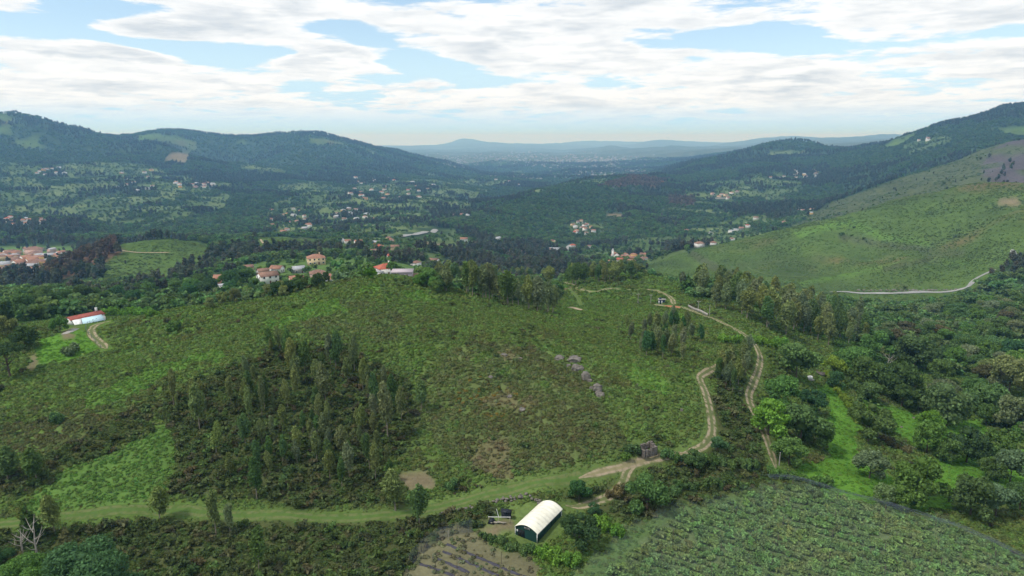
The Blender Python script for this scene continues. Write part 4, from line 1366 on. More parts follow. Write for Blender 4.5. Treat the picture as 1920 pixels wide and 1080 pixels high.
def ruin():
    p = at(1196, 848)
    o = empty('stone_ruin', (p.x, p.y, p.z - .2), facing(p) + R(-52))
    tag(o, 'roofless stone hut ruin beside the dirt track bend', 'ruin')
    g = np.random.default_rng(12)
    W, D = 2.7, 3.4
    CLEAR.append((p.x, p.y, 3.4))

    def stone_wall(x0, y0, x1, y1, h0, h1):
        L = math.hypot(x1 - x0, y1 - y0)
        a = math.atan2(y1 - y0, x1 - x0)
        pcs = []
        zc, row = 0.0, 0
        while zc < max(h0, h1):
            bh = g.uniform(.24, .34)
            s = -g.uniform(0, .3)
            while s < L:
                bl = g.uniform(.35, .7)
                m = min(max(s + bl / 2, 0), L)
                top = h0 + (h1 - h0) * m / L + .22 * math.sin(m * 2.2 + x0)
                if zc + bh * .6 < top:
                    e0, e1 = max(s, 0), min(s + bl - .03, L)
                    if e1 > e0 + .08:
                        mm = (e0 + e1) / 2
                        pcs.append(box_vf((x0 + math.cos(a) * mm, y0 + math.sin(a) * mm, zc + bh / 2), (e1 - e0, .5 + g.uniform(-.05, .07), bh - .02), a))
                s += bl
            zc += bh
            row += 1
        w = part('wall', pcs, 'stone', o)
        w['kind'] = 'stuff'
        return w
    # front corner at the origin; right face along +x, left face along +y
    stone_wall(0, 0, W, 0, 1.75, 2.0)
    stone_wall(-.05, .35, -.05, D, 1.8, 2.3)
    stone_wall(W + .05, .35, W + .05, D, 1.9, 2.1)
    stone_wall(.35, D + .1, W - .3, D + .1, 2.3, 2.1)
    part('doorway', [box_vf((W * .55, -.28, .5), (.7, .06, 1.0))], 'window', o)


ruin()


# --- small things
def utility_pole(u, v, h, label):
    p = at(u, v)
    o = empty('utility_pole', (p.x, p.y, p.z - .3), facing(p))
    tag(o, label, 'pole', 'utility poles')
    part('pole', [tube([(0, 0, 0), (0, 0, h)], [.16, .11], 8)], 'concrete', o)
    if h < 5:
        part('cap', [box_vf((0, 0, h), (.3, .3, .1))], 'concrete', o)
        return
    part('crossarm', [box_vf((0, 0, h - .45), (1.5, .12, .14))], 'concrete', o)
    for x in (-.6, 0, .6):
        part('insulator', [box_vf((x, 0, h - .26), (.1, .1, .22))], 'frame', o)


for a in [(1196, 570, 5.5, 'utility pole left of the blue hut on the saddle'), (1220, 570, 5.0, 'second utility pole nearer the blue hut on the saddle'),
          (1461, 872, 3.6, 'short pale post where the farm track ends'), (481, 520, 8, 'utility pole left of the tall white hamlet house'),
          (602, 530, 8, 'utility pole in front of the brown-roofed hamlet house'), (1330, 592, 4.5, 'pale pole at the end of the roadside wall'), (1309, 584, 5.0, 'pale pole beside the small grey roadside wall')]:
    utility_pole(*a)


def hut():
    p = at(1240, 569)
    CLEAR.append((p.x, p.y, 3))
    blue = mat_plain('dark_blue_sheet', (.03, .055, .11), var=.3)
    o = empty('field_hut', (p.x, p.y, p.z - .1), facing(p) + .1)
    tag(o, 'small dark blue hut with pale flat roof on the saddle beside the track', 'hut')
    part('wall', [box_vf((0, 0, 1.05), (3.0, 2.2, 2.1))], blue, o)
    part('roof', [box_vf((.2, -.1, 2.2), (3.7, 2.6, .14))], 'concrete', o)
    for x in (-1.2, .1):
        part('door', [box_vf((x, -1.13, .9), (.5, .06, 1.7))], 'frame', o)
    part('water_tank', [tube([(-.6, 0, 2.28), (-.6, 0, 2.9)], [.55, .5], 10)], blue, o)
    # low roadside wall
    L = path_line([(1299, 577), (1310, 583), (1322, 587), (1336, 594)], 1.2)
    w = empty('roadside_wall', (0, 0, 0))
    tag(w, 'low grey concrete wall along the road at the eucalyptus wood', 'wall')
    for i in range(len(L) - 1):
        c = (L[i] + L[i + 1]) / 2
        d = L[i + 1] - L[i]
        part('panel', [box_vf((c[0] - 1.6, c[1] + 1.6, float(ground(c[0], c[1])) + .45), (np.linalg.norm(d) - .02, .22, 1.2), math.atan2(d[1], d[0]))], 'concrete', w)
    # the corner of the meadow: white tank on a slab, stone trough
    p = at(1518, 712)
    CLEAR.append((p.x, p.y, 2.2))
    t = empty('water_tank', (p.x, p.y, p.z), facing(p) + .5)
    tag(t, 'white water tank on a grey slab at the top of the meadow', 'tank')
    part('tank', [tube([(-.9, 0, .85), (-.7, 0, .85), (.7, 0, .85), (.9, 0, .85)], [.45, .6, .6, .45], 12), box_vf((0, 0, 1.5), (.4, .4, .15))], 'white_wall', t, True)
    part('slab', [box_vf((0, 0, .12), (2.6, 1.8, .25))], 'concrete', t)
    p = at(1538, 703)
    CLEAR.append((p.x, p.y, 2.2))
    t = empty('stone_trough', (p.x, p.y, p.z), facing(p))
    tag(t, 'low grey stone trough across the top end of the meadow strip', 'trough')
    part('basin', [box_vf((0, -.5, .4), (3.0, .2, .8)), box_vf((0, .5, .5), (3.0, .2, 1.0)), box_vf((-1.4, 0, .4), (.2, .8, .8)), box_vf((1.4, 0, .4), (.2, .8, .8))], 'stone', t)
    part('kerbstone', [box_vf((-1.2, .8, .8), (.25, .25, 1.6))], 'stone', t)
    # meadow fence
    L = path_line([(1635, 812), (1660, 822), (1690, 836), (1715, 846)], 3.0)
    f = empty('meadow_fence', (0, 0, 0))
    tag(f, 'wire fence with wooden posts crossing the meadow', 'fence')
    pts = np.c_[L, ground(L[:, 0], L[:, 1])]
    for q in pts:
        part('fence_post', [box_vf(q + np.array([0, 0, .6]), (.12, .12, 1.4))], 'bark', f)
    for hh in (.5, 1.1):
        part('wire', [tube(pts + np.array([0, 0, hh]), [.02] * len(pts), 4)], 'grey_roof', f)
    # pylons far across the valley
    for u, v, h, lab in ((1437, 380, 26, 'slim lattice mast in the woods across the valley'), (1470, 383, 20, 'second lattice mast right of the taller one across the valley')):
        p = at(u, v, 1500)
        o = empty('lattice_mast', (p.x, p.y, p.z - 1), facing(p))
        tag(o, lab, 'mast', 'masts across the valley')
        for sx, sy in ((-1, -1), (1, -1), (1, 1), (-1, 1)):
            part('leg', [tube([(sx * 1.6, sy * 1.6, 0), (sx * .3, sy * .3, h)], [.22, .15], 4)], 'concrete', o)
        for k in range(5):
            zz = h * (k + .5) / 5
            s = 1.6 - 1.3 * zz / h
            part('brace', [box_vf((0, -s, zz), (2 * s, .12, .12)), box_vf((0, s, zz), (2 * s, .12, .12))], 'concrete', o)
        part('crossarm', [box_vf((0, 0, h * .88), (7, .3, .3))], 'concrete', o)


hut()


def dead_tree(u, v, h, seed, label):
    p = at(u, v)
    g = np.random.default_rng(seed)
    o = empty('dead_tree', (p.x, p.y, p.z - .3), 0)
    tag(o, label, 'tree')
    part('trunk', [tube([(0, 0, 0), (.15, 0, h * .3), (.05, .1, h * .55), (.3, .1, h * .8), (.25, .2, h)], [.2, .17, .13, .08, .03], 7)], 'deadwood', o)
    for k in range(9):
        z0 = h * g.uniform(.3, .85)
        a = g.uniform(0, 6.28)
        d = np.array([math.cos(a), math.sin(a), .7])
        L = h * g.uniform(.18, .38)
        s = np.array([.1, .05, z0])
        m = s + d * L * .5
        b = part('branch', [tube([s, m, m + d * L * .5 + np.array([0, 0, .25 * L])], [.09, .06, .02], 5),
                            tube([m, m + np.array([d[1], -d[0], .8]) * L * .4], [.045, .015], 4)], 'deadwood', o)


dead_tree(70, 1052, 8.5, 1, 'bare grey dead tree with forked branches at the bottom left')
dead_tree(42, 1040, 6.0, 2, 'smaller bare dead tree left of the forked one')
dead_tree(1662, 703, 9, 5, 'grey leafless tree among the dark valley oaks')


# --- netted orchard and the young plot
def net_mat(name, alpha, col):
    m, T = new_mat(name)
    tr = T.n('ShaderNodeBsdfTransparent')
    df = T.n('ShaderNodeBsdfDiffuse', {'Color': col + (1,)})
    pos = T.n('ShaderNodeNewGeometry').outputs['Position']
    n = T.noise(pos, .22, 4, .6).outputs[0]
    f = T.math('MULTIPLY', T.ramp(n, .25, .75), alpha)
    f = T.math('ADD', f, alpha * .45)
    mx = T.n('ShaderNodeMixShader', {0: f, 1: tr.outputs[0], 2: df.outputs[0]})
    T.n('ShaderNodeOutputMaterial', {0: mx.outputs[0]})
    return m


def orchard():
    a, b = at(1360, 1000), at(1640, 1080)
    ang = math.atan2(b.y - a.y, b.x - a.x)
    ex, ey = np.array([math.cos(ang), math.sin(ang)]), np.array([-math.sin(ang), math.cos(ang)])
    o0 = np.array([a.x, a.y])
    S, Tt = np.meshgrid(np.arange(-110, 110, .8), np.arange(-70, 70, 2.3))
    g = np.random.default_rng(14)
    S = S + g.normal(0, .3, S.shape)
    Tt2 = Tt + g.normal(0, .17, S.shape)
    x = (o0[0] + S * ex[0] + Tt2 * ey[0]).ravel()
    y = (o0[1] + S * ex[1] + Tt2 * ey[1]).ravel()
    r = np.hypot(x, y)
    m = (r > 85) & (r < 220) & (np.abs(np.arctan2(x, y)) < .8)
    x, y = x[m], y[m]
    c = cover_at(x, y)
    m = (c == CI['orchard']) & (g.uniform(size=len(x)) < .95)
    x, y = x[m], y[m]
    n = len(x)
    nz = fbm(x, y, 12.0, 3, 91)
    base = np.array([.155, .25, .085]) * (1 - .5 * sstep(0, .5, nz))[:, None] + np.array([.21, .235, .08]) * (.5 * sstep(0, .5, nz))[:, None]
    t = tints(base, n, g, .25)
    s = g.uniform(.95, 1.6, n)
    scatter('berry_bushes', np.c_[x, y, ground(x, y) - .05], np.c_[np.zeros(n), np.zeros(n), g.uniform(0, 6.28, n)], np.c_[s * 1.2, s * 1.2, s * 1.15], t, g.integers(0, 3, n), GORSE,
            'rows of berry bushes growing under the bird net')
    # the net on posts
    gs = 1.6
    S, Tt = np.arange(-110, 110, gs), np.arange(-70, 70, gs)
    SS, TT = np.meshgrid(S, Tt)
    X, Y = o0[0] + SS * ex[0] + TT * ey[0], o0[1] + SS * ex[1] + TT * ey[1]
    C = cover_at(X.ravel(), Y.ravel()).reshape(X.shape)
    C[np.hypot(X, Y) < 80] = -1
    ins = np.isin(C, [CI['orchard'], CI['lane']])
    Z = ground(X.ravel(), Y.ravel()).reshape(X.shape) + 2.5 - .30 * np.abs(np.sin(SS * math.pi / 9.6)) * np.abs(np.sin(TT * math.pi / 8.2)) - .15 * perlin(X / 3.1, Y / 3.1)
    okc = ins[:-1, :-1] & ins[1:, :-1] & ins[:-1, 1:] & ins[1:, 1:]
    idx = np.arange(X.size).reshape(X.shape)
    q = np.stack([idx[:-1, :-1], idx[:-1, 1:], idx[1:, 1:], idx[1:, :-1]], -1)[okc]
    used, inv = np.unique(q, return_inverse=True)
    V = np.stack([X, Y, Z], -1).reshape(-1, 3)[used]
    e = empty('bird_net', (a.x, a.y, a.z))
    tag(e, 'grey bird net stretched on posts over the berry field', 'net')
    V = V - np.array([a.x, a.y, a.z])
    nm = link_mesh('net_sheet', np_mesh('net_sheet', V, inv.reshape(q.shape)), net_mat('net_mesh', .08, (.15, .19, .18)), e)
    # gathered border along the upper right side
    L = path_line([(1436, 908), (1475, 908), (1530, 922), (1600, 944), (1680, 965), (1740, 985), (1800, 1005), (1860, 1032), (1930, 1068)], 1.0)
    zz = ground(L[:, 0], L[:, 1])
    rows = []
    for k, (off, hh) in enumerate(((-2.6, .05), (-1.8, .7), (-1.0, 1.7), (-.3, 2.45), (.7, 2.55), (1.6, 2.45))):
        t_ = np.gradient(L, axis=0)
        t_ /= np.linalg.norm(t_, axis=1, keepdims=True)
        nr = np.c_[-t_[:, 1], t_[:, 0]]
        s_ = np.arange(len(L))
        P = L - nr * (off + .8 * perlin(s_ / 5.0, s_ * 0 + k * 1.3))[:, None]
        rows.append(np.c_[P, zz + np.maximum(.03, hh + .22 * perlin(s_ / 2.7 + 9, s_ * 0 + k * 1.7))])
    V = np.stack(rows, 1).reshape(-1, 3) - np.array([a.x, a.y, a.z])
    i = np.arange((len(L) - 1) * 5)
    A, B = i // 5, i % 5
    F = np.stack([A * 6 + B, A * 6 + B + 1, (A + 1) * 6 + B + 1, (A + 1) * 6 + B], -1)
    link_mesh('net_border', np_mesh('net_border', V, F), net_mat('gathered_net', .13, (.10, .125, .15)), e)
    for k in range(4):
        s_ = np.arange(len(L))
        t_ = np.gradient(L, axis=0)
        t_ /= np.linalg.norm(t_, axis=1, keepdims=True)
        nr = np.c_[-t_[:, 1], t_[:, 0]]
        P = L - nr * (-.2 + k * .35 + .5 * perlin(s_ / 5.0, s_ * 0 + k * 5.3))[:, None]
        pth = np.c_[P, zz + 2.45 + .2 * perlin(s_ / 3.0, s_ * 0 + k)] - np.array([a.x, a.y, a.z])
        part('net_fold', [tube(pth, [.03] * len(pth), 4)], mat_plain('net_fold_cord', (.08, .095, .11), var=.2), e)
    k = 0
    for sx in np.arange(-105, 105, 9.6):
        for ty in np.arange(-65, 65, 8.2):
            xx, yy = o0[0] + sx * ex[0] + ty * ey[0], o0[1] + sx * ex[1] + ty * ey[1]
            if math.hypot(xx, yy) < 88 or abs(math.atan2(xx, yy)) > .74 or cover_at(np.array([xx]), np.array([yy]))[0] != CI['orchard']:
                continue
            part('post', [box_vf((xx - a.x, yy - a.y, float(ground(xx, yy)) - a.z + 1.25), (.09, .09, 2.5))], 'bark', e)
    # young plot with mulch film
    film = mat_plain('purple_mulch_film', (.050, .048, .062), rough=.8, var=.4, scale=2.2)
    for k, row in enumerate(([(838, 1020), (880, 1038), (925, 1057), (965, 1074), (1000, 1090)], [(830, 1034), (865, 1048), (900, 1064), (935, 1080)], [(812, 1045), (845, 1058), (880, 1074)], [(775, 1053), (815, 1066), (860, 1083)])):
        L = path_line(row, .5)
        t_ = np.gradient(L, axis=0)
        t_ /= np.linalg.norm(t_, axis=1, keepdims=True)
        nr = np.c_[-t_[:, 1], t_[:, 0]]
        zz = ground(L[:, 0], L[:, 1])
        s_ = np.arange(len(L))
        rows = [np.c_[L + nr * (o_ + .22 * perlin(s_ / 2.0, s_ * 0 + k + o_ * 7))[:, None], zz + h_ + .13 * perlin(s_ / 2.3, s_ * 0 + k * 3.1)] for o_, h_ in ((-.4, -.04), (-.22, .10), (0, .15), (.22, .10), (.4, -.04))]
        V = np.stack(rows, 1).reshape(-1, 3)
        i = np.arange((len(L) - 1) * 4)
        A, B = i // 4, i % 4
        F = np.stack([A * 5 + B, A * 5 + B + 1, (A + 1) * 5 + B + 1, (A + 1) * 5 + B], -1)
        m_ = link_mesh('planting_row', np_mesh('planting_row', V, F), film)
        tag(m_, '%s planting row under purple film in the plot below the shed' % ('uppermost long', 'second', 'short third', 'lowest')[k], 'planting row', 'film-covered planting rows')
    # plot weeds
    x, y, g = polar_points(90, 150, 1.2, -14, 8, 61)
    c = cover_at(x, y)
    nz = fbm(x, y, 5.0, 3, 95)
    m = (c == CI['plot']) & (g.uniform(size=len(x)) < .35 + .65 * sstep(-.1, .4, nz))
    x, y = x[m], y[m]
    n = len(x)
    s = g.uniform(.3, .95, n)
    scatter('plot_weeds', np.c_[x, y, ground(x, y)], np.c_[np.zeros(n), np.zeros(n), g.uniform(0, 6.28, n)], np.c_[s, s, s], tints(np.array([.15, .155, .085]), n, g, .3), g.integers(0, 4, n), FERN,
            'sparse weeds and young plants on the dry plot')
    # net fence on the plot's upper left side
    L = path_line([(768, 1058), (790, 1034), (820, 1012), (850, 1000), (886, 994)], .8)
    zz = ground(L[:, 0], L[:, 1])
    f = empty('plot_fence', (0, 0, 0))
    tag(f, 'dark sagging net fence along the upper left side of the plot', 'fence')
    s_ = np.arange(len(L))
    t_ = np.gradient(L, axis=0)
    t_ /= np.linalg.norm(t_, axis=1, keepdims=True)
    nr = np.c_[-t_[:, 1], t_[:, 0]]
    rows = [np.c_[L + nr * (o_ + .2 * perlin(s_ / 3.0, s_ * 0 + o_))[:, None], zz + h_ + .15 * perlin(s_ / 2.2, s_ * 0 + h_)] for o_, h_ in ((-.9, .15), (-.2, .9), (0, 1.7), (.5, 2.0))]
    V = np.stack(rows, 1).reshape(-1, 3)
    i = np.arange((len(L) - 1) * 3)
    A, B = i // 3, i % 3
    F = np.stack([A * 4 + B, A * 4 + B + 1, (A + 1) * 4 + B + 1, (A + 1) * 4 + B], -1)
    link_mesh('net', np_mesh('net', V, F), net_mat('dark_net', .42, (.05, .06, .07)), f)
    for i in range(0, len(L), 5):
        part('post', [box_vf((L[i, 0], L[i, 1], zz[i] + .9), (.1, .1, 1.9))], 'bark', f)
    for u, v, h, lab in ((940, 1057, 2.6, 'thin dark stake at the upper side of the young plot'), (857, 1066, 2.2, 'thin dark stake in the middle of the young plot'), (817, 1076, 2.2, 'thin dark stake at the lower left of the young plot'),
                         (841, 1012, 2.0, 'pale stake at the upper corner of the young plot')):
        p = at(u, v)
        st = part('plot_stake', [tube([(0, 0, -.2), (.02, 0, h)], [.05, .04], 6), box_vf((.02, 0, h), (.14, .14, .06))], 'bark' if lab[0] == 't' else 'deadwood', None)
        st.location = p
        tag(st, lab, 'stake', 'stakes in the young plot')


# ------------------------------------------------------------------ foliage meshes
def leaf_cards(centres, normals, size, g, aspect=1.4, droop=0.0):
    """bent leaf-spray cards; returns verts, quads"""
    n = len(centres)
    nrm = normals / np.maximum(np.linalg.norm(normals, axis=1, keepdims=True), 1e-6)
    t = g.normal(size=(n, 3))
    t -= (t * nrm).sum(1, keepdims=True) * nrm
    t /= np.maximum(np.linalg.norm(t, axis=1, keepdims=True), 1e-6)
    if droop:
        t = t * (1 - droop) + np.array([0, 0, -1.0]) * droop
        t /= np.maximum(np.linalg.norm(t, axis=1, keepdims=True), 1e-6)
    b = np.cross(nrm, t)
    s = (size * g.uniform(0.6, 1.35, n))[:, None]
    a = s * aspect * 0.5
    w = s * 0.5
    v = np.stack([centres - t * a, centres + b * w * 0.9 - t * a * 0.1, centres + t * a, centres - b * w * 0.9 - t * a * 0.1], 1)
    v[:, 1] -= nrm * s * 0.12
    v[:, 3] -= nrm * s * 0.12
    f = np.arange(n * 4).reshape(n, 4)
    return v.reshape(-1, 3), f


def blob_points(c, rad, n, g, up=0.35, shell=(0.70, 1.06)):
    d = g.normal(size=(n, 3))
    d[:, 2] += up
    d /= np.linalg.norm(d, axis=1, keepdims=True)
    rr = g.uniform(shell[0], shell[1], n)[:, None]
    return c + d * rr * rad, d


def crown_mesh(name, blobs, leaves, size, seed, aspect=1.4, droop=0.0, core=0.62, mat='leaf', up=0.35, low_dark=0.0):
    """blobs: (centre, radii, share)"""
    g = np.random.default_rng(seed)
    tot = sum(b[2] for b in blobs)
    P, N = [], []
    for c, rad, sh in blobs:
        p, d = blob_points(np.array(c), np.array(rad), max(4, int(leaves * sh / tot)), g, up)
        P.append(p)
        N.append(d + 0.75 * g.normal(size=d.shape))
    P, N = np.concatenate(P), np.concatenate(N)
    v, f = leaf_cards(P, N, size, g, aspect, droop)
    var = np.repeat(g.uniform(0.62, 1.38, len(P)), 4)
    if core:
        iv, if_ = ico()
        CV, CF, o = [], [], len(v)
        for c, rad, sh in blobs:
            k = g.uniform(0.85, 1.1, (len(iv), 1))
            CV.append(np.array(c) + iv * k * np.array(rad) * core)
            q = np.c_[if_, if_[:, 2:3]]
            CF.append(if_ + o)
            o += len(iv)
        me = bpy.data.meshes.new(name)
        V = np.concatenate([v] + CV)
        loops = np.concatenate([f.ravel(), np.concatenate(CF).ravel()])
        starts = np.concatenate([np.arange(len(f)) * 4, len(f) * 4 + np.arange(sum(map(len, CF))) * 3])
        me.vertices.add(len(V))
        me.vertices.foreach_set('co', V.astype(np.float32).ravel())
        me.loops.add(len(loops))
        me.loops.foreach_set('vertex_index', loops.astype(np.int32))
        me.polygons.add(len(starts))
        me.polygons.foreach_set('loop_start', starts.astype(np.int32))
        me.update(calc_edges=True)
        var = np.r_[var, np.full(len(V) - len(v), 0.8)]
    else:
        me = np_mesh(name, v, f)
    a = me.attributes.new('leafvar', 'FLOAT', 'POINT')
    a.data.foreach_set('value', var.astype(np.float32))
    me.materials.append(M[mat])
    return me


def euc_blobs(h, g, slim=1.0):
    B = []
    n = 11
    z0 = h * g.uniform(0.30, 0.42)
    for i in range(n):
        t = (i + 0.5) / n
        z = z0 + (h - z0) * t
        w = h * 0.125 * slim * (0.45 + 0.95 * math.sin(math.pi * (0.12 + t * 0.76)) * g.uniform(0.7, 1.25))
        off = w * g.uniform(0.35, 1.0) * (1 - t * 0.5)
        a = g.uniform(0, 6.28)
        B.append(((math.cos(a) * off, math.sin(a) * off, z), (w * 0.85, w * 0.85, w * g.uniform(1.0, 1.5)), w * w))
    return B


def broad_blobs(h, w, g, base=0.16):
    """spreading crown: many sub-crowns on an uneven dome"""
    B = [((0, 0, h * 0.55), (w * 0.33, w * 0.33, h * 0.30), 2.0)]
    for i in range(15):
        a = i * 2.4 + g.uniform(-.3, .3)
        t = g.uniform(0.0, 1.0) ** 0.8
        zz = h * (base + 0.16 + (0.92 - base - 0.28) * t)
        rad = w * 0.5 * math.sqrt(max(0.05, 1 - ((t - 0.30) / 0.80) ** 2)) * g.uniform(0.50, 0.95)
        s = w * g.uniform(0.10, 0.22)
        B.append(((math.cos(a) * rad, math.sin(a) * rad, zz), (s, s, s * g.uniform(0.75, 1.0)), s * s * 9))
    B.append(((g.uniform(-.08, .08) * w, g.uniform(-.08, .08) * w, h * 0.86), (w * 0.19, w * 0.19, h * 0.13), 1.0))
    return B


def trunk_mesh(name, h, r0, mat, g, limbs=0, spread=1.5, seg=6, lean=0.04):
    pts = [np.array([0, 0, -0.6])]
    n = 6
    for i in range(1, n + 1):
        t = i / n
        pts.append(np.array([g.normal() * lean * h * 0.25 * t, g.normal() * lean * h * 0.25 * t, h * t]))
    parts = [tube(pts, [r0 * 1.25] + [r0 * (1 - 0.8 * i / n) for i in range(1, n + 1)], seg)]
    for k in range(limbs):
        i = g.integers(2, n)
        a = g.uniform(0, 6.28)
        p = pts[i]
        d = np.array([math.cos(a), math.sin(a), g.uniform(0.5, 1.1)])
        L = spread * g.uniform(0.6, 1.1)
        parts.append(tube([p, p + d * L * 0.5, p + d * L + np.array([0, 0, 0.2 * L])], [r0 * 0.45, r0 * 0.3, r0 * 0.12], 5))
    v, f = join(parts)
    me = np_mesh(name, v, f)
    me.materials.append(M[mat])
    return me


KINDS = {}
_g = np.random.default_rng(99)
KINDS['euc'] = []
for k in range(6):
    g = np.random.default_rng(500 + k)
    KINDS['euc'].append((trunk_mesh('euc_trunk_%d' % k, 9.3, 0.17, 'bark_pale', g, 4, 1.0), crown_mesh('euc_crown_%d' % k, euc_blobs(10, g, 0.86 + 0.08 * (k % 4)), 1500, 0.40, 900 + k, 1.9, 0.3, 0.42)))
KINDS['broad'] = []
for k in range(6):
    g = np.random.default_rng(600 + k)
    KINDS['broad'].append((trunk_mesh('broad_trunk_%d' % k, 6.0, 0.26, 'bark', g, 6, 2.6), crown_mesh('broad_crown_%d' % k, broad_blobs(10, 10, g, 0.04 if k % 2 else 0.13), 3200, 0.50, 700 + k, 1.3, 0.0, 0.58)))
KINDS['bush'] = []
for k in range(4):
    g = np.random.default_rng(640 + k)
    B = [((g.uniform(-.55, .55), g.uniform(-.55, .55), g.uniform(0.25, 0.75)), (g.uniform(.3, .5),) * 3, 1.0) for _ in range(7)]
    KINDS['bush'].append((trunk_mesh('bush_stem_%d' % k, 0.7, 0.05, 'bark', g, 4, 0.4), crown_mesh('bush_crown_%d' % k, B, 520, 0.17, 740 + k, 1.3, 0.0, 0.7)))
KINDS['cone'] = []
for k in range(2):
    g = np.random.default_rng(660 + k)
    B = []
    for i in range(12):
        t = i / 11
        w = 0.20 * (1 - t) * 10 + 0.25
        for j in range(3 if t < 0.7 else 1):
            a = i * 1.1 + j * 2.1
            o = w * 0.55 * (t < 0.9)
            B.append(((math.cos(a) * o, math.sin(a) * o, 0.8 + t * 8.9), (w * 0.6, w * 0.6, w * 0.55), w * w))
    KINDS['cone'].append((trunk_mesh('cone_trunk_%d' % k, 9, 0.18, 'bark', g), crown_mesh('cone_crown_%d' % k, B, 1700, 0.40, 760 + k, 1.8, 0.3, 0.6)))
g = np.random.default_rng(670)
B = [((math.cos(i * 2.4) * 3.4 * math.sqrt(i / 22), math.sin(i * 2.4) * 3.4 * math.sqrt(i / 22), 7.4 + 1.1 * (1 - i / 22)), (1.25, 1.25, 0.75), 1.0) for i in range(22)]
KINDS['pine'] = [(trunk_mesh('pine_trunk', 7.4, 0.3, 'bark', g, 9, 2.6), crown_mesh('pine_crown', B, 2400, 0.34, 770, 1.5, 0.0, 0.6))]
KINDS['acacia'] = []
for k in range(2):
    g = np.random.default_rng(680 + k)
    KINDS['acacia'].append((trunk_mesh('acacia_trunk_%d' % k, 6, 0.2, 'bark', g, 6, 2.5), crown_mesh('acacia_crown_%d' % k, broad_blobs(10, 11, g, 0.0), 15000, 0.23, 780 + k, 1.9, 0.2, 0.42)))


TONE = {'grey-green': (0.167, 0.207, 0.103),
        'olive': (0.178, 0.218, 0.076),
        'dark green': (0.095, 0.161, 0.052),
        'mid green': (0.108, 0.2, 0.048),
        'bright green': (0.132, 0.259, 0.041),
        'silvery green': (0.13, 0.195, 0.09),
        'blue-green': (0.068, 0.145, 0.054),
        'yellow-green': (0.19, 0.27, 0.046),
        'deep green': (0.064, 0.113, 0.04),
        'brownish': (0.13, 0.12, 0.06),
        'orange': (0.253, 0.138, 0.034)}
TREES = []     # everything planted one by one, for spacing


def plant(kind, name, x, y, h, w, tone, label, cat, group=None, rz=None, sink=0.25):
    """one tree or bush: an Empty at its foot that carries trunk and crown"""
    var = KINDS[kind]
    tm, cm = var[random.randrange(len(var))]
    z = float(ground(x, y))
    o = empty(name, (x, y, z - sink * (0.3 if h < 3 else 1)), random.uniform(0, 6.28) if rz is None else rz)
    base = {'euc': (10, 4.4), 'broad': (10, 10), 'bush': (1.15, 1.7), 'cone': (10, 4.4), 'pine': (9.2, 8.6), 'acacia': (10, 11)}[kind]
    sw = w / base[1]
    o.scale = (sw, sw, h / base[0])
    o.rotation_euler = (random.gauss(0, .035), random.gauss(0, .035), o.rotation_euler[2])
    k = random.uniform(0.82, 1.18)
    c = TONE[tone]
    col = (c[0] * k * random.uniform(.9, 1.1), c[1] * k, c[2] * k * random.uniform(.85, 1.15), 1)
    t = link_mesh('stem' if kind == 'bush' else 'trunk', tm, None, o)
    cr = link_mesh('crown', cm, None, o)
    cr.color = col
    tag(o, label, cat, group)
    TREES.append((x, y, w))
    return o


def spots(poly, n, sep, seed, gappy=False):
    """n ground points under a photograph outline, at least sep metres apart"""
    g = np.random.default_rng(seed)
    us, vs = [p[0] for p in poly], [p[1] for p in poly]
    out = []
    for _ in range(n * 60):
        if len(out) >= n:
            break
        u, v = g.uniform(min(us), max(us)), g.uniform(min(vs), max(vs))
        if not in_poly(np.array([u]), np.array([v]), poly)[0]:
            continue
        p = at(u, v)
        if p is None or any((p.x - q[0]) ** 2 + (p.y - q[1]) ** 2 < (q[2] + 1.0) ** 2 for q in CLEAR) or any((p.x - q[0]) ** 2 + (p.y - q[1]) ** 2 < sep * sep for q in out):
            continue
        if gappy and float(fbm(np.array([p.x]), np.array([p.y]), 13.0, 2, 77)[0]) < -0.08:
            continue
        out.append((p.x, p.y, u, v))
    return out


def grove(kind, name, poly, n, sep, hr, wr, tones, noun, where, cat, group, seed):
    """a grove: every tree its own, told apart by size, tone, depth in the grove and order"""
    g = np.random.default_rng(seed + 1000)
    S = spots(poly, n, sep, seed, kind == 'euc' and seed < 4)
    S.sort(key=lambda s: math.hypot(s[0], s[1]))
    third = max(1, math.ceil(len(S) / 3))
    for b in range(3):
        rows = sorted(S[b * third:(b + 1) * third], key=lambda s: s[2])
        for k, (x, y, u, v) in enumerate(rows):
            h = g.uniform(*hr)
            w = h * g.uniform(*wr)
            tone = tones[g.integers(len(tones))]
            lab = '%s %s, %s from left in the %s of %s' % (tone, noun, ORD(k + 1), ('front', 'middle', 'back')[b], where)
            if len(lab.split()) > 16:
                lab = lab.replace(tone + ' ', '', 1)
            plant(kind, name, x, y, h, w, tone, lab, cat, group)


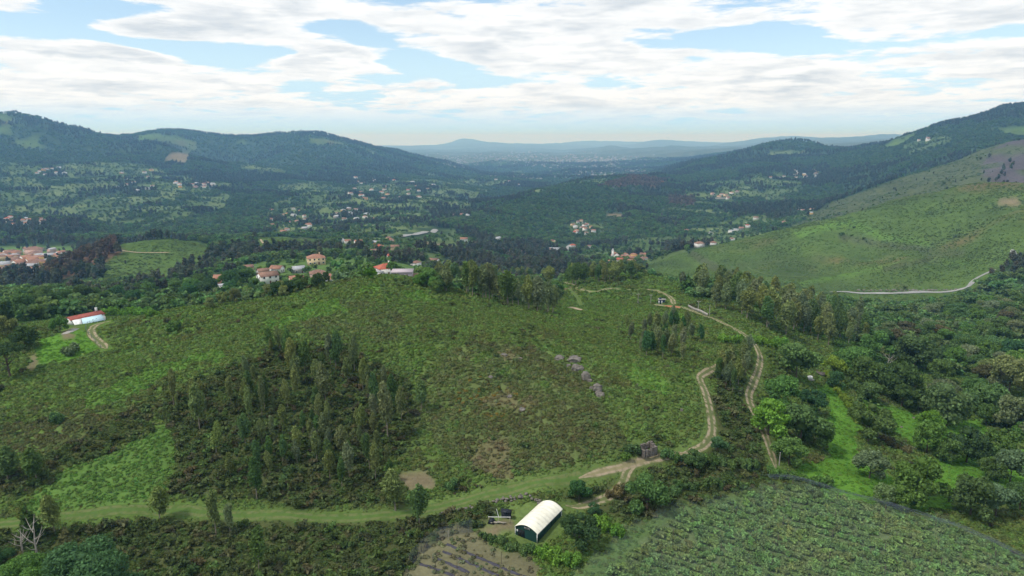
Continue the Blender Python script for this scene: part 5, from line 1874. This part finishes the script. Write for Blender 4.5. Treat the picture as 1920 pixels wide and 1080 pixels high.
EUC_T = ['grey-green', 'olive', 'olive', 'dark green']
grove('euc', 'eucalyptus_tree', [(280, 780), (350, 730), (460, 680), (520, 650), (600, 680), (660, 690), (740, 740), (772, 790), (745, 830), (700, 842), (600, 832), (500, 822), (400, 812), (330, 795)],
      62, 2.2, (4.0, 11.5), (.22, .40), EUC_T, 'eucalyptus', 'the hillside grove', 'eucalyptus', 'eucalyptus grove on the near hillside', 1)
grove('euc', 'eucalyptus_tree', [(395, 845), (500, 830), (640, 850), (720, 850), (742, 945), (640, 925), (590, 880), (500, 890), (430, 905)],
      24, 3.2, (5.5, 9), (.28, .40), EUC_T, 'young eucalyptus', 'the strip below the grove', 'eucalyptus', 'young eucalyptus below the grove', 2)
grove('euc', 'eucalyptus_tree', [(1160, 618), (1240, 600), (1310, 630), (1335, 672), (1280, 692), (1230, 682), (1180, 650)],
      38, 2.4, (4.5, 7.5), (.30, .42), ['grey-green', 'grey-green', 'blue-green', 'olive'], 'young eucalyptus', 'the thicket above the rocks', 'eucalyptus', 'young eucalyptus thicket near the saddle', 3)
grove('euc', 'eucalyptus_tree', [(1342, 705), (1380, 680), (1404, 662), (1398, 700), (1375, 740), (1345, 728)],
      18, 2.0, (5.5, 8.5), (.30, .42), ['dark green', 'grey-green', 'olive'], 'eucalyptus', 'the clump between the two tracks', 'eucalyptus', 'eucalyptus clump between the tracks', 4)
grove('euc', 'eucalyptus_tree', [(828, 548), (900, 560), (960, 580), (1050, 598), (1045, 572), (960, 562), (850, 540)],
      36, 3.0, (10.0, 13.5), (.36, .52), ['dark green', 'grey-green', 'olive'], 'tall eucalyptus', 'the wood behind the hill', 'eucalyptus', 'eucalyptus wood behind the hill', 5)
grove('euc', 'eucalyptus_tree', [(820, 517), (950, 521), (1085, 526), (1200, 520), (1200, 527), (1085, 536), (950, 532), (820, 528)],
      50, 3.4, (10, 13), (.44, .62), ['dark green', 'olive', 'olive'], 'eucalyptus', 'the long belt before the valley', 'eucalyptus', 'eucalyptus belt above the valley', 6)
grove('euc', 'eucalyptus_tree', [(1268, 548), (1340, 578), (1420, 612), (1500, 640), (1590, 660), (1640, 655), (1620, 612), (1540, 575), (1430, 548), (1300, 532)],
      72, 3.6, (10, 15), (.34, .50), ['olive', 'dark green', 'grey-green', 'olive'], 'tall eucalyptus', 'the slope wood by the valley', 'eucalyptus', 'eucalyptus wood on the right slope', 7)
for u, v, h, w, tone, lab in [
        (728, 826, 15, 4.6, 'grey-green', 'tallest pale-trunked eucalyptus at the lower right corner of the hillside grove'),
        (790, 772, 8, 3, 'dark green', 'lone eucalyptus with bare trunk just right of the hillside grove'),
        (482, 938, 10, 3.4, 'dark green', 'slim eucalyptus standing alone in the scrub below the grove'),
        (742, 958, 9.5, 4.4, 'olive', 'olive eucalyptus beside the bare soil patch on the grass track'),
        (786, 986, 9, 3.6, 'dark green', 'dark leaning eucalyptus on the lower verge of the grass track'),
        (405, 1002, 9.5, 3.2, 'olive', 'slender eucalyptus rising from the gorse below the grass track'),
        (432, 1004, 7, 2.4, 'grey-green', 'small eucalyptus next to the slender one below the track'),
        (300, 980, 8, 3.4, 'olive', 'short eucalyptus at the lower edge of the pale fern field'),
        (486, 1075, 9, 3.0, 'dark green', 'dark eucalyptus at the bottom edge in the gorse'),
        (70, 905, 8, 4.5, 'dark green', 'dark eucalyptus at the left corner of the pale fern field'),
        (15, 905, 8, 5, 'dark green', 'dark eucalyptus against the left edge above the fern field'),
        (103, 1000, 8, 3.2, 'olive', 'thin eucalyptus right of the dark conical tree')]:
    p = at(u, v)
    plant('euc', 'eucalyptus_tree', p.x, p.y, h, w, tone, lab, 'eucalyptus')

# single broadleaf trees: crown centre u, v and width in the photograph
for uc, vc, wp, tone, lab, kind in [
        (1440, 775, 72, 'bright green', 'bright round oak beside the lower farm track', 'broad'),
        (1500, 790, 84, 'dark green', 'large dark oak right of the bright one', 'broad'),
        (1468, 727, 66, 'mid green', 'mid green oak behind the bright round one', 'broad'),
        (1535, 805, 62, 'dark green', 'dark oak at the left margin of the bright meadow', 'broad'),
        (1478, 838, 62, 'mid green', 'low spreading tree where the farm track ends', 'broad'),
        (1522, 745, 52, 'blue-green', 'bluish tree left of the meadow top', 'broad'),
        (1493, 672, 76, 'dark green', 'big dark crown above the two farm tracks', 'broad'),
        (1563, 683, 42, 'yellow-green', 'lime green tree standing out at the meadow top', 'broad'),
        (1566, 708, 36, 'blue-green', 'small bluish tree under the lime green one', 'broad'),
        (1627, 782, 80, 'dark green', 'spreading oak in the middle of the meadow', 'broad'),
        (1655, 790, 40, 'dark green', 'smaller oak leaning on the spreading meadow oak', 'broad'),
        (1630, 862, 62, 'silvery green', 'silvery willow-like tree standing alone in the meadow', 'broad'),
        (1712, 888, 96, 'mid green', 'tall full oak at the foot of the meadow', 'broad'),
        (1654, 922, 46, 'silvery green', 'pale tree left of the tall full oak', 'broad'),
        (1690, 925, 50, 'mid green', 'low tree in front of the tall full oak', 'broad'),
        (1737, 812, 66, 'mid green', 'round tree behind the meadow fence', 'broad'),
        (1741, 785, 46, 'bright green', 'bright small crown above the meadow fence', 'broad'),
        (1812, 828, 70, 'deep green', 'very dark oak on the meadow edge', 'broad'),
        (1770, 836, 50, 'dark green', 'tree filling the gap left of the very dark oak', 'broad'),
        (1878, 822, 62, 'mid green', 'mid green crown right of the very dark oak', 'broad'),
        (1893, 866, 72, 'silvery green', 'greyish tree at the right edge above the orchard', 'broad'),
        (1818, 920, 88, 'dark green', 'massive dark chestnut above the orchard net', 'broad'),
        (1866, 930, 70, 'silvery green', 'silvery tree beside the massive dark chestnut', 'broad'),
        (1912, 925, 56, 'dark green', 'dark crown cut by the right edge above the net', 'broad'),
        (1773, 750, 86, 'silvery green', 'wide grey-green willow across the stream', 'broad'),
        (1850, 744, 72, 'dark green', 'dark round crown beside the wide willow', 'broad'),
        (1897, 770, 76, 'grey-green', 'greyish crown at the right edge of the woods', 'broad'),
        (1625, 693, 68, 'dark green', 'dark oak above the rough pasture', 'broad'),
        (1680, 708, 78, 'deep green', 'dense dark oak group crown left of the stream', 'broad'),
        (1600, 668, 52, 'mid green', 'rounded tree behind the lime green one', 'broad'),
        (1713, 653, 70, 'deep green', 'wide dark crown deep in the valley woods', 'broad'),
        (1635, 640, 58, 'mid green', 'tree at the foot of the eucalyptus slope wood', 'broad'),
        (1764, 690, 46, 'dark green', 'compact dark tree in the clearing', 'broad'),
        (1897, 655, 52, 'blue-green', 'bluish crown high at the right edge', 'broad'),
        (1632, 732, 44, 'dark green', 'low dark tree on the pasture bank', 'broad'),
        (1690, 735, 50, 'dark green', 'tree with bare trunk at the pasture bank', 'broad'),
        (1720, 745, 44, 'mid green', 'tree between the pasture and the wide willow', 'broad'),
        (1088, 985, 74, 'deep green', 'big dark tree against the arched shed', 'broad'),
        (1213, 917, 74, 'dark green', 'round dark tree below the track fork', 'broad'),
        (1086, 917, 46, 'blue-green', 'bluish tree on the bank behind the shed', 'broad'),
        (1113, 950, 26, 'blue-green', 'small bluish tree right behind the shed', 'broad'),
        (1300, 858, 40, 'dark green', 'dark bushy tree at the right end of the track bend', 'broad'),
        (1345, 830, 34, 'blue-green', 'small tree where the rutted track leaves the bend', 'broad'),
        (1860, 872, 50, 'dark green', 'dark tree between orchard and meadow on the right', 'broad'),
        (1890, 700, 84, 'olive', 'broad olive-toned crown at the right edge of the valley', 'broad'),
        (1850, 690, 46, 'olive', 'olive-toned crown left of the broad edge one', 'broad'),
        (165, 1052, 190, 'blue-green', 'wide feathery bluish tree filling the bottom left corner', 'acacia'),
        (40, 1062, 120, 'mid green', 'lighter feathery tree at the bottom left edge', 'acacia'),
        (-12, 1035, 60, 'blue-green', 'bluish tree cut off by the left edge near the bottom', 'acacia'),
        (62, 968, 44, 'deep green', 'dark conical tree above the dead trunk', 'cone'),
        (20, 662, 66, 'deep green', 'umbrella pine with flat crown at the left edge', 'pine'),
        (113, 607 - 4, 34, 'mid green', 'rounded tree left of the long white house', 'broad'),
        (48, 628, 44, 'deep green', 'dark round tree behind the umbrella pine', 'broad'),
        (12, 608, 48, 'olive', 'olive-toned tree at the left edge behind the pine', 'broad')]:
    vb = vc + (0.56 if kind != 'pine' else 0.72) * wp * (1.9 if kind == 'cone' else 1)
    p = at(uc, vb)
    sl = (p - cam.location).length
    w = wp / FPX * sl * math.cos(math.atan((uc - 960) / FPX)) * math.cos(math.atan((vb - 540) / FPX))
    w = max(w, 1.5)
    h = w * {'broad': 1.02, 'acacia': 0.8, 'cone': 2.1, 'pine': 1.05}[kind]
    plant(kind, {'cone': 'conical_tree', 'pine': 'umbrella_pine', 'acacia': 'feathery_tree'}.get(kind, 'broadleaf_tree'), p.x, p.y, h, w, tone, lab, 'tree')

BT = ['dark green', 'mid green', 'dark green', 'deep green', 'blue-green']
grove('broad', 'broadleaf_tree', [(0, 612), (60, 598), (128, 584), (200, 574), (330, 578), (400, 566), (480, 548), (470, 528), (330, 542), (150, 552), (0, 570)],
      64, 4.4, (7.5, 12), (.75, 1.05), BT, 'tree', 'the left wood below the hamlet', 'tree', 'broadleaf wood left of the hill', 21)
grove('broad', 'broadleaf_tree', [(385, 582), (440, 574), (520, 560), (600, 546), (640, 530), (630, 524), (520, 546), (400, 566)],
      28, 3.0, (4.5, 7), (.65, .95), ['dark green', 'olive', 'deep green'], 'tree', 'the belt along the hill crest', 'tree', 'tree belt on the hill crest', 22)
grove('broad', 'broadleaf_tree', [(430, 516), (520, 494), (640, 478), (700, 492), (700, 516), (640, 508), (560, 520), (470, 530)],
      34, 5.5, (4, 6.5), (.8, 1.1), ['mid green', 'dark green', 'bright green', 'dark green'], 'garden tree', 'the hamlet behind the hill', 'tree', 'garden trees of the hamlet', 23)
grove('broad', 'broadleaf_tree', [(1640, 660), (1700, 605), (1800, 578), (1920, 566), (1920, 745), (1830, 720), (1760, 680), (1680, 672)],
      70, 6.5, (8, 12), (.85, 1.15), ['dark green', 'grey-green', 'mid green', 'dark green', 'brownish'], 'tree', 'the right valley wood', 'tree', 'valley wood on the right', 24)
grove('broad', 'broadleaf_tree', [(1760, 800), (1920, 780), (1920, 850), (1840, 800), (1780, 780), (1700, 740), (1740, 730), (1900, 740)],
      14, 6.5, (6, 9), (.9, 1.1), ['dark green', 'grey-green', 'mid green'], 'tree', 'the stream thicket', 'tree', 'stream thicket on the right', 25)
grove('broad', 'broadleaf_tree', [(640, 520), (700, 526), (715, 512), (690, 500), (640, 505)],
      10, 4, (4, 7), (.8, 1.1), ['mid green', 'dark green', 'bright green'], 'small tree', 'the red-roofed farmhouse garden', 'tree', 'trees by the red-roofed farmhouse', 26)
grove('broad', 'broadleaf_tree', [(780, 526), (815, 532), (838, 545), (820, 552), (785, 534)],
      7, 4, (5, 8), (.8, 1.1), ['mid green', 'dark green'], 'tree', 'the field right of the farmhouse', 'tree', 'trees right of the farmhouse', 27)

# hedges and bushes
for u0, v0, u1, v1, n, h, tone, lab in [
        (195, 594, 292, 590, 11, 3.6, 'bright green', 'bright garden hedge bush, %s along the fence right of the white house'),
        (1550, 708, 1618, 800, 15, 2.2, 'yellow-green', 'yellow-green hedge bush, %s down the meadow side'),
        (1575, 705, 1640, 760, 10, 2.6, 'dark green', 'dark hedge bush, %s beside the rough pasture'),
        (1640, 822, 1700, 848, 6, 2.0, 'brownish', 'brownish bush, %s along the meadow fence'),
        (1005, 1040, 1078, 1064, 7, 2.4, 'bright green', 'bright shrub, %s in the row below the arched shed'),
        (900, 1010, 1000, 1040, 8, 1.8, 'dark green', 'dark shrub, %s on the bank between shed and plot'),
        (1440, 890, 1560, 915, 9, 2.2, 'mid green', 'shrub, %s along the upper edge of the orchard'),
        (1120, 985, 1165, 1010, 5, 2.2, 'bright green', 'bright shrub, %s right of the big dark shed tree'),
        (1245, 860, 1420, 880, 12, 2.4, 'dark green', 'dark scrub bush, %s under the track bend'),
        (1350, 640, 1480, 650, 9, 3.0, 'bright green', 'bright bush, %s on the verge above the upper track'),
        (1140, 935, 1185, 915, 4, 2.2, 'brownish', 'brown bush, %s beside the rutted branch track'),
        (1240, 925, 1370, 905, 9, 2.3, 'dark green', 'dark bush, %s between the round tree and the orchard')]:
    for k in range(n):
        t = (k + 0.5) / n
        p = at(u0 + (u1 - u0) * t + random.uniform(-4, 4), v0 + (v1 - v0) * t + random.uniform(-3, 3))
        hh = h * random.uniform(0.75, 1.25)
        plant('bush', 'bush', p.x, p.y, hh, hh * random.uniform(1.1, 1.5), tone, lab % ORD(k + 1), 'bush', lab.split(',')[0] + ' row')
for u, v, h, tone, lab in [(108, 792, 3.2, 'dark green', 'lone dark bush on the open left hillside'), (325, 622, 4, 'dark green', 'dark bush on the far left shoulder of the hill'),
                           (1530, 935, 2.6, 'silvery green', 'pale bush at the meadow corner by the orchard net'), (132, 665, 4, 'silvery green', 'grey bush in the garden below the white house'),
                           (1188, 850, 3, 'deep green', 'dark bush against the left wall of the stone ruin'), (1172, 862, 2.2, 'mid green', 'green bush at the track left of the ruin'),
                           (845, 915, 2.4, 'dark green', 'dark low bush right of the bare soil patch')]:
    p = at(u, v)
    plant('bush', 'bush', p.x, p.y, h, h * 1.4, tone, lab, 'bush')


# ------------------------------------------------------------------ uncountable ground cover
def proto(name, me):
    o = bpy.data.objects.new(name, me)
    return o


def scatter(name, P, rot, scl, tint, idx, protos, label):
    """one object: points that each carry a plant"""
    col = bpy.data.collections.new(name + '_plants')
    for k, me in enumerate(protos):
        col.objects.link(bpy.data.objects.new('%s_plant_%02d' % (name, k), me))
    me = bpy.data.meshes.new(name)
    n = len(P)
    me.vertices.add(n)
    me.vertices.foreach_set('co', np.asarray(P, np.float32).ravel())
    for an, ty, key, val in (('rot', 'FLOAT_VECTOR', 'vector', rot), ('scl', 'FLOAT_VECTOR', 'vector', scl), ('idx', 'INT', 'value', idx)):
        a = me.attributes.new(an, ty, 'POINT')
        a.data.foreach_set(key, np.ascontiguousarray(val, dtype=np.int32 if ty == 'INT' else np.float32).ravel())
    a = me.attributes.new('tint', 'FLOAT_COLOR', 'POINT')
    a.data.foreach_set('color', np.c_[tint, np.ones(n)].astype(np.float32).ravel())
    o = bpy.data.objects.new(name, me)
    COL.objects.link(o)
    ng = bpy.data.node_groups.new(name + '_nodes', 'GeometryNodeTree')
    ng.interface.new_socket('Geometry', in_out='INPUT', socket_type='NodeSocketGeometry')
    ng.interface.new_socket('Geometry', in_out='OUTPUT', socket_type='NodeSocketGeometry')
    N, Lk = ng.nodes, ng.links
    gi, go = N.new('NodeGroupInput'), N.new('NodeGroupOutput')
    ci = N.new('GeometryNodeCollectionInfo')
    ci.inputs['Collection'].default_value = col
    ci.inputs['Separate Children'].default_value = True
    ci.inputs['Reset Children'].default_value = True
    ip = N.new('GeometryNodeInstanceOnPoints')
    ip.inputs['Pick Instance'].default_value = True

    def na(nm, ty):
        x = N.new('GeometryNodeInputNamedAttribute')
        x.data_type = ty
        x.inputs['Name'].default_value = nm
        return x.outputs['Attribute']
    Lk.new(gi.outputs[0], ip.inputs['Points'])
    Lk.new(ci.outputs[0], ip.inputs['Instance'])
    Lk.new(na('idx', 'INT'), ip.inputs['Instance Index'])
    Lk.new(na('rot', 'FLOAT_VECTOR'), ip.inputs['Rotation'])
    Lk.new(na('scl', 'FLOAT_VECTOR'), ip.inputs['Scale'])
    Lk.new(ip.outputs[0], go.inputs[0])
    md = o.modifiers.new('plants', 'NODES')
    md.node_group = ng
    tag(o, label, kind='stuff')
    return o


def polar_points(r0, r1, density, a0=-46.0, a1=46.0, seed=0):
    g = np.random.default_rng(seed)
    n = int(math.radians(a1 - a0) * 0.5 * (r1 * r1 - r0 * r0) * density)
    r = np.sqrt(g.uniform(r0 * r0, r1 * r1, n))
    a = np.radians(g.uniform(a0, a1, n))
    return r * np.sin(a), r * np.cos(a), g


def visible(x, y, z, lift=2.0):
    """points whose top can be seen from the survey position or nearly so (hidden back slopes keep fewer plants)"""
    a, l = np.arctan2(x, y), np.log(np.hypot(x, y))
    ia = np.clip(np.searchsorted(AZ, a), 0, NA - 1)
    il = np.clip(np.searchsorted(LR, l) - 1, 0, NR - 1)
    q = (GZ - CAMZ) / GR
    hor = np.maximum.accumulate(q[2:], axis=0)
    return (z + lift - CAMZ) / np.hypot(x, y) > hor[np.clip(il - 2, 0, NR - 3), ia] - 0.004


# plant clumps
PM = {}
for k in range(4):
    g = np.random.default_rng(50 + k)
    n = 34
    a = g.uniform(0, 6.28, n)
    rr = np.sqrt(g.uniform(0, 1, n)) * 0.62
    c = np.c_[np.cos(a) * rr, np.sin(a) * rr, 0.42 * (1 - rr ** 2 * 1.2) * g.uniform(0.55, 1.15, n) + 0.06]
    nr = np.c_[np.cos(a) * rr * 1.3, np.sin(a) * rr * 1.3, np.full(n, 0.75)] + 0.35 * g.normal(size=(n, 3))
    v, f = leaf_cards(c, nr, 0.40, g, 1.7)
    me = np_mesh('fern_clump_%d' % k, v, f)
    at_ = me.attributes.new('leafvar', 'FLOAT', 'POINT')
    at_.data.foreach_set('value', np.repeat(g.uniform(0.6, 1.4, n), 4).astype(np.float32))
    me.materials.append(M['leaf_inst'])
    PM['fern%d' % k] = me
for k in range(3):
    g = np.random.default_rng(70 + k)
    B = [((g.uniform(-.4, .4), g.uniform(-.4, .4), g.uniform(.15, .55)), (g.uniform(.25, .4),) * 3, 1.0) for _ in range(5)]
    PM['gorse%d' % k] = crown_mesh('gorse_clump_%d' % k, B, 90, 0.22, 80 + k, 1.6, 0.0, 0.7, 'leaf_inst')
for k in range(5):
    g = np.random.default_rng(90 + k)
    B = broad_blobs(10, 9, g, 0.02)[:10]
    PM['wood%d' % k] = crown_mesh('wood_crown_%d' % k, B, 130, 1.5, 95 + k, 1.2, 0.0, 0.78, 'leaf_inst')
for k in range(4):
    g = np.random.default_rng(110 + k)
    PM['pole%d' % k] = crown_mesh('pole_crown_%d' % k, euc_blobs(10, g, 1.0), 110, 1.1, 120 + k, 1.6, 0.3, 0.72, 'leaf_inst')

FERN = [PM['fern%d' % k] for k in range(4)]
GORSE = [PM['gorse%d' % k] for k in range(3)]
WOOD = [PM['wood%d' % k] for k in range(5)]
POLE = [PM['pole%d' % k] for k in range(4)]


def keep_clear(x, y):
    ok = np.ones(x.shape, bool)
    for cx, cy, cr in CLEAR:
        ok &= (x - cx) ** 2 + (y - cy) ** 2 > cr * cr
    return ok


def tints(base, n, g, var=0.2, hue=0.12):
    k = g.uniform(1 - var, 1 + var, (n, 1))
    h = g.uniform(1 - hue, 1 + hue, (n, 3))
    return np.clip(base * k * h, 0.004, 0.6)


def scrub():
    # bracken, ferns and grass tufts of the near hill
    X, Y, Tn, S = [], [], [], []
    g = np.random.default_rng(5)
    for r0, r1, dens, sc in ((84, 100, 1.6, 0.8), (100, 170, 2.1, 0.72), (170, 240, 1.6, 0.82), (240, 340, 0.8, 1.1), (340, 480, 0.2, 1.8)):
        x, y, g = polar_points(r0, r1, dens, seed=int(r0))
        z = ground(x, y)
        c = cover_at(x, y)
        n1, n2 = 0.75 * fbm(x, y, 7.0, 3, 51) + 0.5 * fbm(x, y, 24.0, 2, 52), fbm(x, y, 60.0, 3, 53)
        ok = np.isin(c, [CI[k] for k in ('bracken', 'fern', 'lush_or_ridge_light', 'saddle', 'gorse', 'drysoil', 'valleywood', 'garden', 'heather')])
        ok &= ~((c == CI['drysoil']) & (g.uniform(size=len(x)) < 0.5))
        ok &= ~((c == CI['gorse']) & (g.uniform(size=len(x)) < 0.35))
        pd = path_dist(x, y)
        ok &= (pd > np.where(g.uniform(size=len(x)) < .25, -.35, 0.05)) & visible(x, y, z) & keep_clear(x, y)
        x, y, z, c, n1, n2, pd = (q[ok] for q in (x, y, z, c, n1, n2, pd))
        base = COLR[c] * 1.2
        base = np.where((c == CI['gorse'])[:, None], np.array([.075, .105, .034]), base)
        base = np.where((c == CI['valleywood'])[:, None], np.array([.07, .13, .034]), base)
        # bronze heather and dead fern drifts, lusher hollows
        hea = sstep(0.08, 0.66, n1 + 0.8 * n2 + 0.18 * (c == CI['heather']))[:, None] * np.isin(c, [CI['bracken'], CI['saddle'], CI['heather']])[:, None]
        base = base * (1 - 0.62 * hea) + np.array([.095, .092, .040]) * 0.62 * hea
        lu = sstep(0.10, 0.5, -n1 - 0.5 * n2)[:, None] * np.isin(c, [CI['bracken'], CI['saddle'], CI['heather']])[:, None]
        base = base * (1 - 0.5 * lu) + np.array([.105, .185, .036]) * 0.5 * lu
        t = tints(base, len(x), g, 0.24)
        u, v = to_pix(x, y, z)
        bl = in_poly(u, v, [(855, 730), (900, 700), (960, 720), (985, 770), (940, 785), (860, 770)]) & (g.uniform(size=len(x)) < 0.10)
        t[bl] = np.array([.17, .125, .03]) * g.uniform(.7, 1.2, (bl.sum(), 1))
        far_edge = 0.4 + 0.6 * sstep(0.0, 2.0, pd)
        s = sc * g.uniform(0.65, 1.35, len(x)) * np.where(c == CI['fern'], 0.72, 1.0) * np.where(c == CI['lush_or_ridge_light'], 0.8, 1.0) * far_edge
        X.append(np.c_[x, y, z - 0.05])
        Tn.append(t)
        S.append(np.c_[s * 1.15, s * 1.15, s * g.uniform(0.75, 1.25, len(x))])
    P, Tn, S = np.concatenate(X), np.concatenate(Tn), np.concatenate(S)
    n = len(P)
    rot = np.c_[g.normal(0, .12, n), g.normal(0, .12, n), g.uniform(0, 6.28, n)]
    scatter('bracken', P, rot, S, Tn, g.integers(0, 4, n), FERN, 'green bracken and fern covering the near hill')
    # gorse and heather bushes
    X, Tn, S = [], [], []
    for r0, r1, dens, sc in ((84, 230, 0.5, 1.25), (230, 340, 0.16, 1.7)):
        x, y, g = polar_points(r0, r1, dens, seed=int(r0) + 7)
        z = ground(x, y)
        c = cover_at(x, y)
        n1 = fbm(x, y, 22.0, 4, 57)
        p = np.where(c == CI['gorse'], 0.72, np.where(np.isin(c, [CI['bracken'], CI['heather']]), np.clip(0.02 + sstep(0.12, 0.42, n1) * 0.65, 0, 1), 0))
        ok = (g.uniform(size=len(x)) < p) & (path_dist(x, y) > 0.9) & visible(x, y, z) & keep_clear(x, y)
        x, y, z, c = (q[ok] for q in (x, y, z, c))
        base = np.where((g.uniform(size=len(x)) < 0.28)[:, None], np.array([.098, .100, .048]), np.array([.086, .120, .042]))
        X.append(np.c_[x, y, z - 0.1])
        Tn.append(tints(base, len(x), g, 0.3))
        s = sc * g.uniform(0.55, 1.45, len(x)) * np.where(c == CI['gorse'], 1.15, 0.8)
        S.append(np.c_[s * 1.2, s * 1.2, s * g.uniform(0.8, 1.3, len(x))])
    P, Tn, S = np.concatenate(X), np.concatenate(Tn), np.concatenate(S)
    n = len(P)
    rot = np.c_[np.zeros(n), np.zeros(n), g.uniform(0, 6.28, n)]
    scatter('gorse_scrub', P, rot, S, Tn, g.integers(0, 3, n), GORSE, 'dark gorse and heather scrub on the near slopes')
    # tufts on grass
    x, y, g = polar_points(105, 330, 0.8, seed=77)
    z = ground(x, y)
    c = cover_at(x, y)
    ok = np.isin(c, [CI['meadow'], CI['mown'], CI['lane']]) & (path_dist(x, y) > 0.3) & keep_clear(x, y)
    x, y, z, c = (q[ok] for q in (x, y, z, c))
    n = len(x)
    s = g.uniform(0.25, 0.6, n)
    cl = tints(COLR[c], n, g, 0.22)
    scatter('meadow_grass', np.c_[x, y, z - 0.02], np.c_[np.zeros(n), np.zeros(n), g.uniform(0, 6.28, n)], np.c_[s * 1.6, s * 1.6, s * .7], cl, g.integers(0, 4, n), FERN, 'bright grass tufts of the valley meadows')
    # scrub on the hill across the valley
    X, Tn, S = [], [], []
    for r0, r1, dens, a0, a1, sc in ((560, 900, 0.22, 8, 44, 1.5), (900, 1250, 0.11, 8, 44, 2.0), (1250, 2200, 0.02, 18, 44, 3.5), (680, 1050, 0.09, -34, -12, 1.9)):
        x, y, g = polar_points(r0, r1, dens, a0, a1, seed=int(r0) + 3)
        z = ground(x, y)
        c = cover_at(x, y)
        n2 = fbm(x, y, 70.0, 4, 61)
        ok = np.isin(c, [CI['heath'], CI['lush_or_ridge_light'], CI['moor_or_gully_shade']]) & visible(x, y, z) & (path_dist(x, y) > 1.5)
        ok &= g.uniform(size=len(x)) < 0.25 + 0.75 * sstep(-0.25, 0.3, n2)
        x, y, z, n2, c = (q[ok] for q in (x, y, z, n2, c))
        dk = np.maximum(sstep(0.0, 0.4, n2), 0.8 * (c == CI['moor_or_gully_shade']))[:, None]  # scrub darker on the moor and over the painted gully shade
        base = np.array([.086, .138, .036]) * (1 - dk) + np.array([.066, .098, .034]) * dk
        X.append(np.c_[x, y, z - 0.2])
        Tn.append(tints(base, len(x), g, 0.25))
        s = sc * g.uniform(0.5, 1.3, len(x))
        S.append(np.c_[s, s, s * 0.55])
    P, Tn, S = np.concatenate(X), np.concatenate(Tn), np.concatenate(S)
    n = len(P)
    scatter('hill_scrub', P, np.c_[np.zeros(n), np.zeros(n), g.uniform(0, 6.28, n)], S, Tn, g.integers(0, 4, n), FERN, 'low green scrub on the hills across the valley')


scrub()


def woods():
    tx = np.array([(t[0], t[1]) for t in TREES])

    def build(name, r0, r1, dens, sc, label, seed):
        x, y, g = polar_points(r0, r1, dens, seed=seed)
        z = ground(x, y)
        c = cover_at(x, y)
        n = fbm(x, y, 120.0, 3, 71)
        p = np.select([c == CI['forest'], c == CI['valleywood'], c == CI['brownwood'], c == CI['fields'], c == CI['heath'], c == CI['rock'], c == CI['garden'], c == CI['moor_or_gully_shade']],
                      [0.95, 0.9, 0.95, 0.38, np.where(r0 > 2200, 0.03 + 0.25 * sstep(.25, .45, n), 0.006), 0.05, 0.08, 0.02 + 0.30 * sstep(.12, .40, n)], 0.0)
        ok = (g.uniform(size=len(x)) < p) & visible(x, y, z, 8) & (path_dist(x, y) > 3.0)
        for cx, cy, cr in CLEAR:
            ok &= (x - cx) ** 2 + (y - cy) ** 2 > cr * cr
        if r0 < 700:
            keep = np.ones(len(x), bool)
            for i in range(0, len(x), 3000):
                d = ((x[i:i + 3000, None] - tx[None, :, 0]) ** 2 + (y[i:i + 3000, None] - tx[None, :, 1]) ** 2).min(1)
                keep[i:i + 3000] = d > 25
            ok &= keep
        x, y, z, c = (q[ok] for q in (x, y, z, c))
        n_ = len(x)
        pine = fbm(x, y, 420.0, 3, 83) + 0.25 * fbm(x, y, 60, 2, 84)
        pole = (pine > (0.05 if r0 > 600 else 0.3)) & (c != CI['fields'])
        base = np.where(pole[:, None], np.array([.076, .088, .060]), np.array([.090, .150, .052]))
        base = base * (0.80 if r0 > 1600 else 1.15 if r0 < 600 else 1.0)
        base = np.where((c == CI['brownwood'])[:, None], np.array([.115, .085, .058]), base)
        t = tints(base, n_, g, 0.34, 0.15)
        idx = np.where(pole, 5 + g.integers(0, 4, n_), g.integers(0, 5, n_))
        h = sc * g.uniform(0.65, 1.25, n_) * np.where(c == CI['fields'], 0.7, 1.0) * np.where(np.isin(c, [CI['heath'], CI['moor_or_gully_shade']]), 0.5, 1.0)
        S = np.c_[h * np.where(pole, 1.25, 1.0), h * np.where(pole, 1.25, 1.0), h * np.where(pole, 1.15, 0.85)]
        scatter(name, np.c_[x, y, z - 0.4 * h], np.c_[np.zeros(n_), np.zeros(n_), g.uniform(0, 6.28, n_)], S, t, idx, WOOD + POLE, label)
        return n_
    a = build('valley_woodland', 335, 700, 0.022, 0.85, 'mixed green woodland between the near hill and the valley', 201)
    b = build('mid_woodland', 700, 1700, 0.017, 0.95, 'dark mixed woodland across the valley floor and foothills', 202)
    c = build('far_woodland', 1700, 3400, 0.0125, 0.95, 'bluish forest over the far valley slopes', 203)
    d = build('mountain_woodland', 3400, 6500, 0.0042, 1.3, 'hazy blue forest on the mountain ridges', 204)


woods()
orchard()
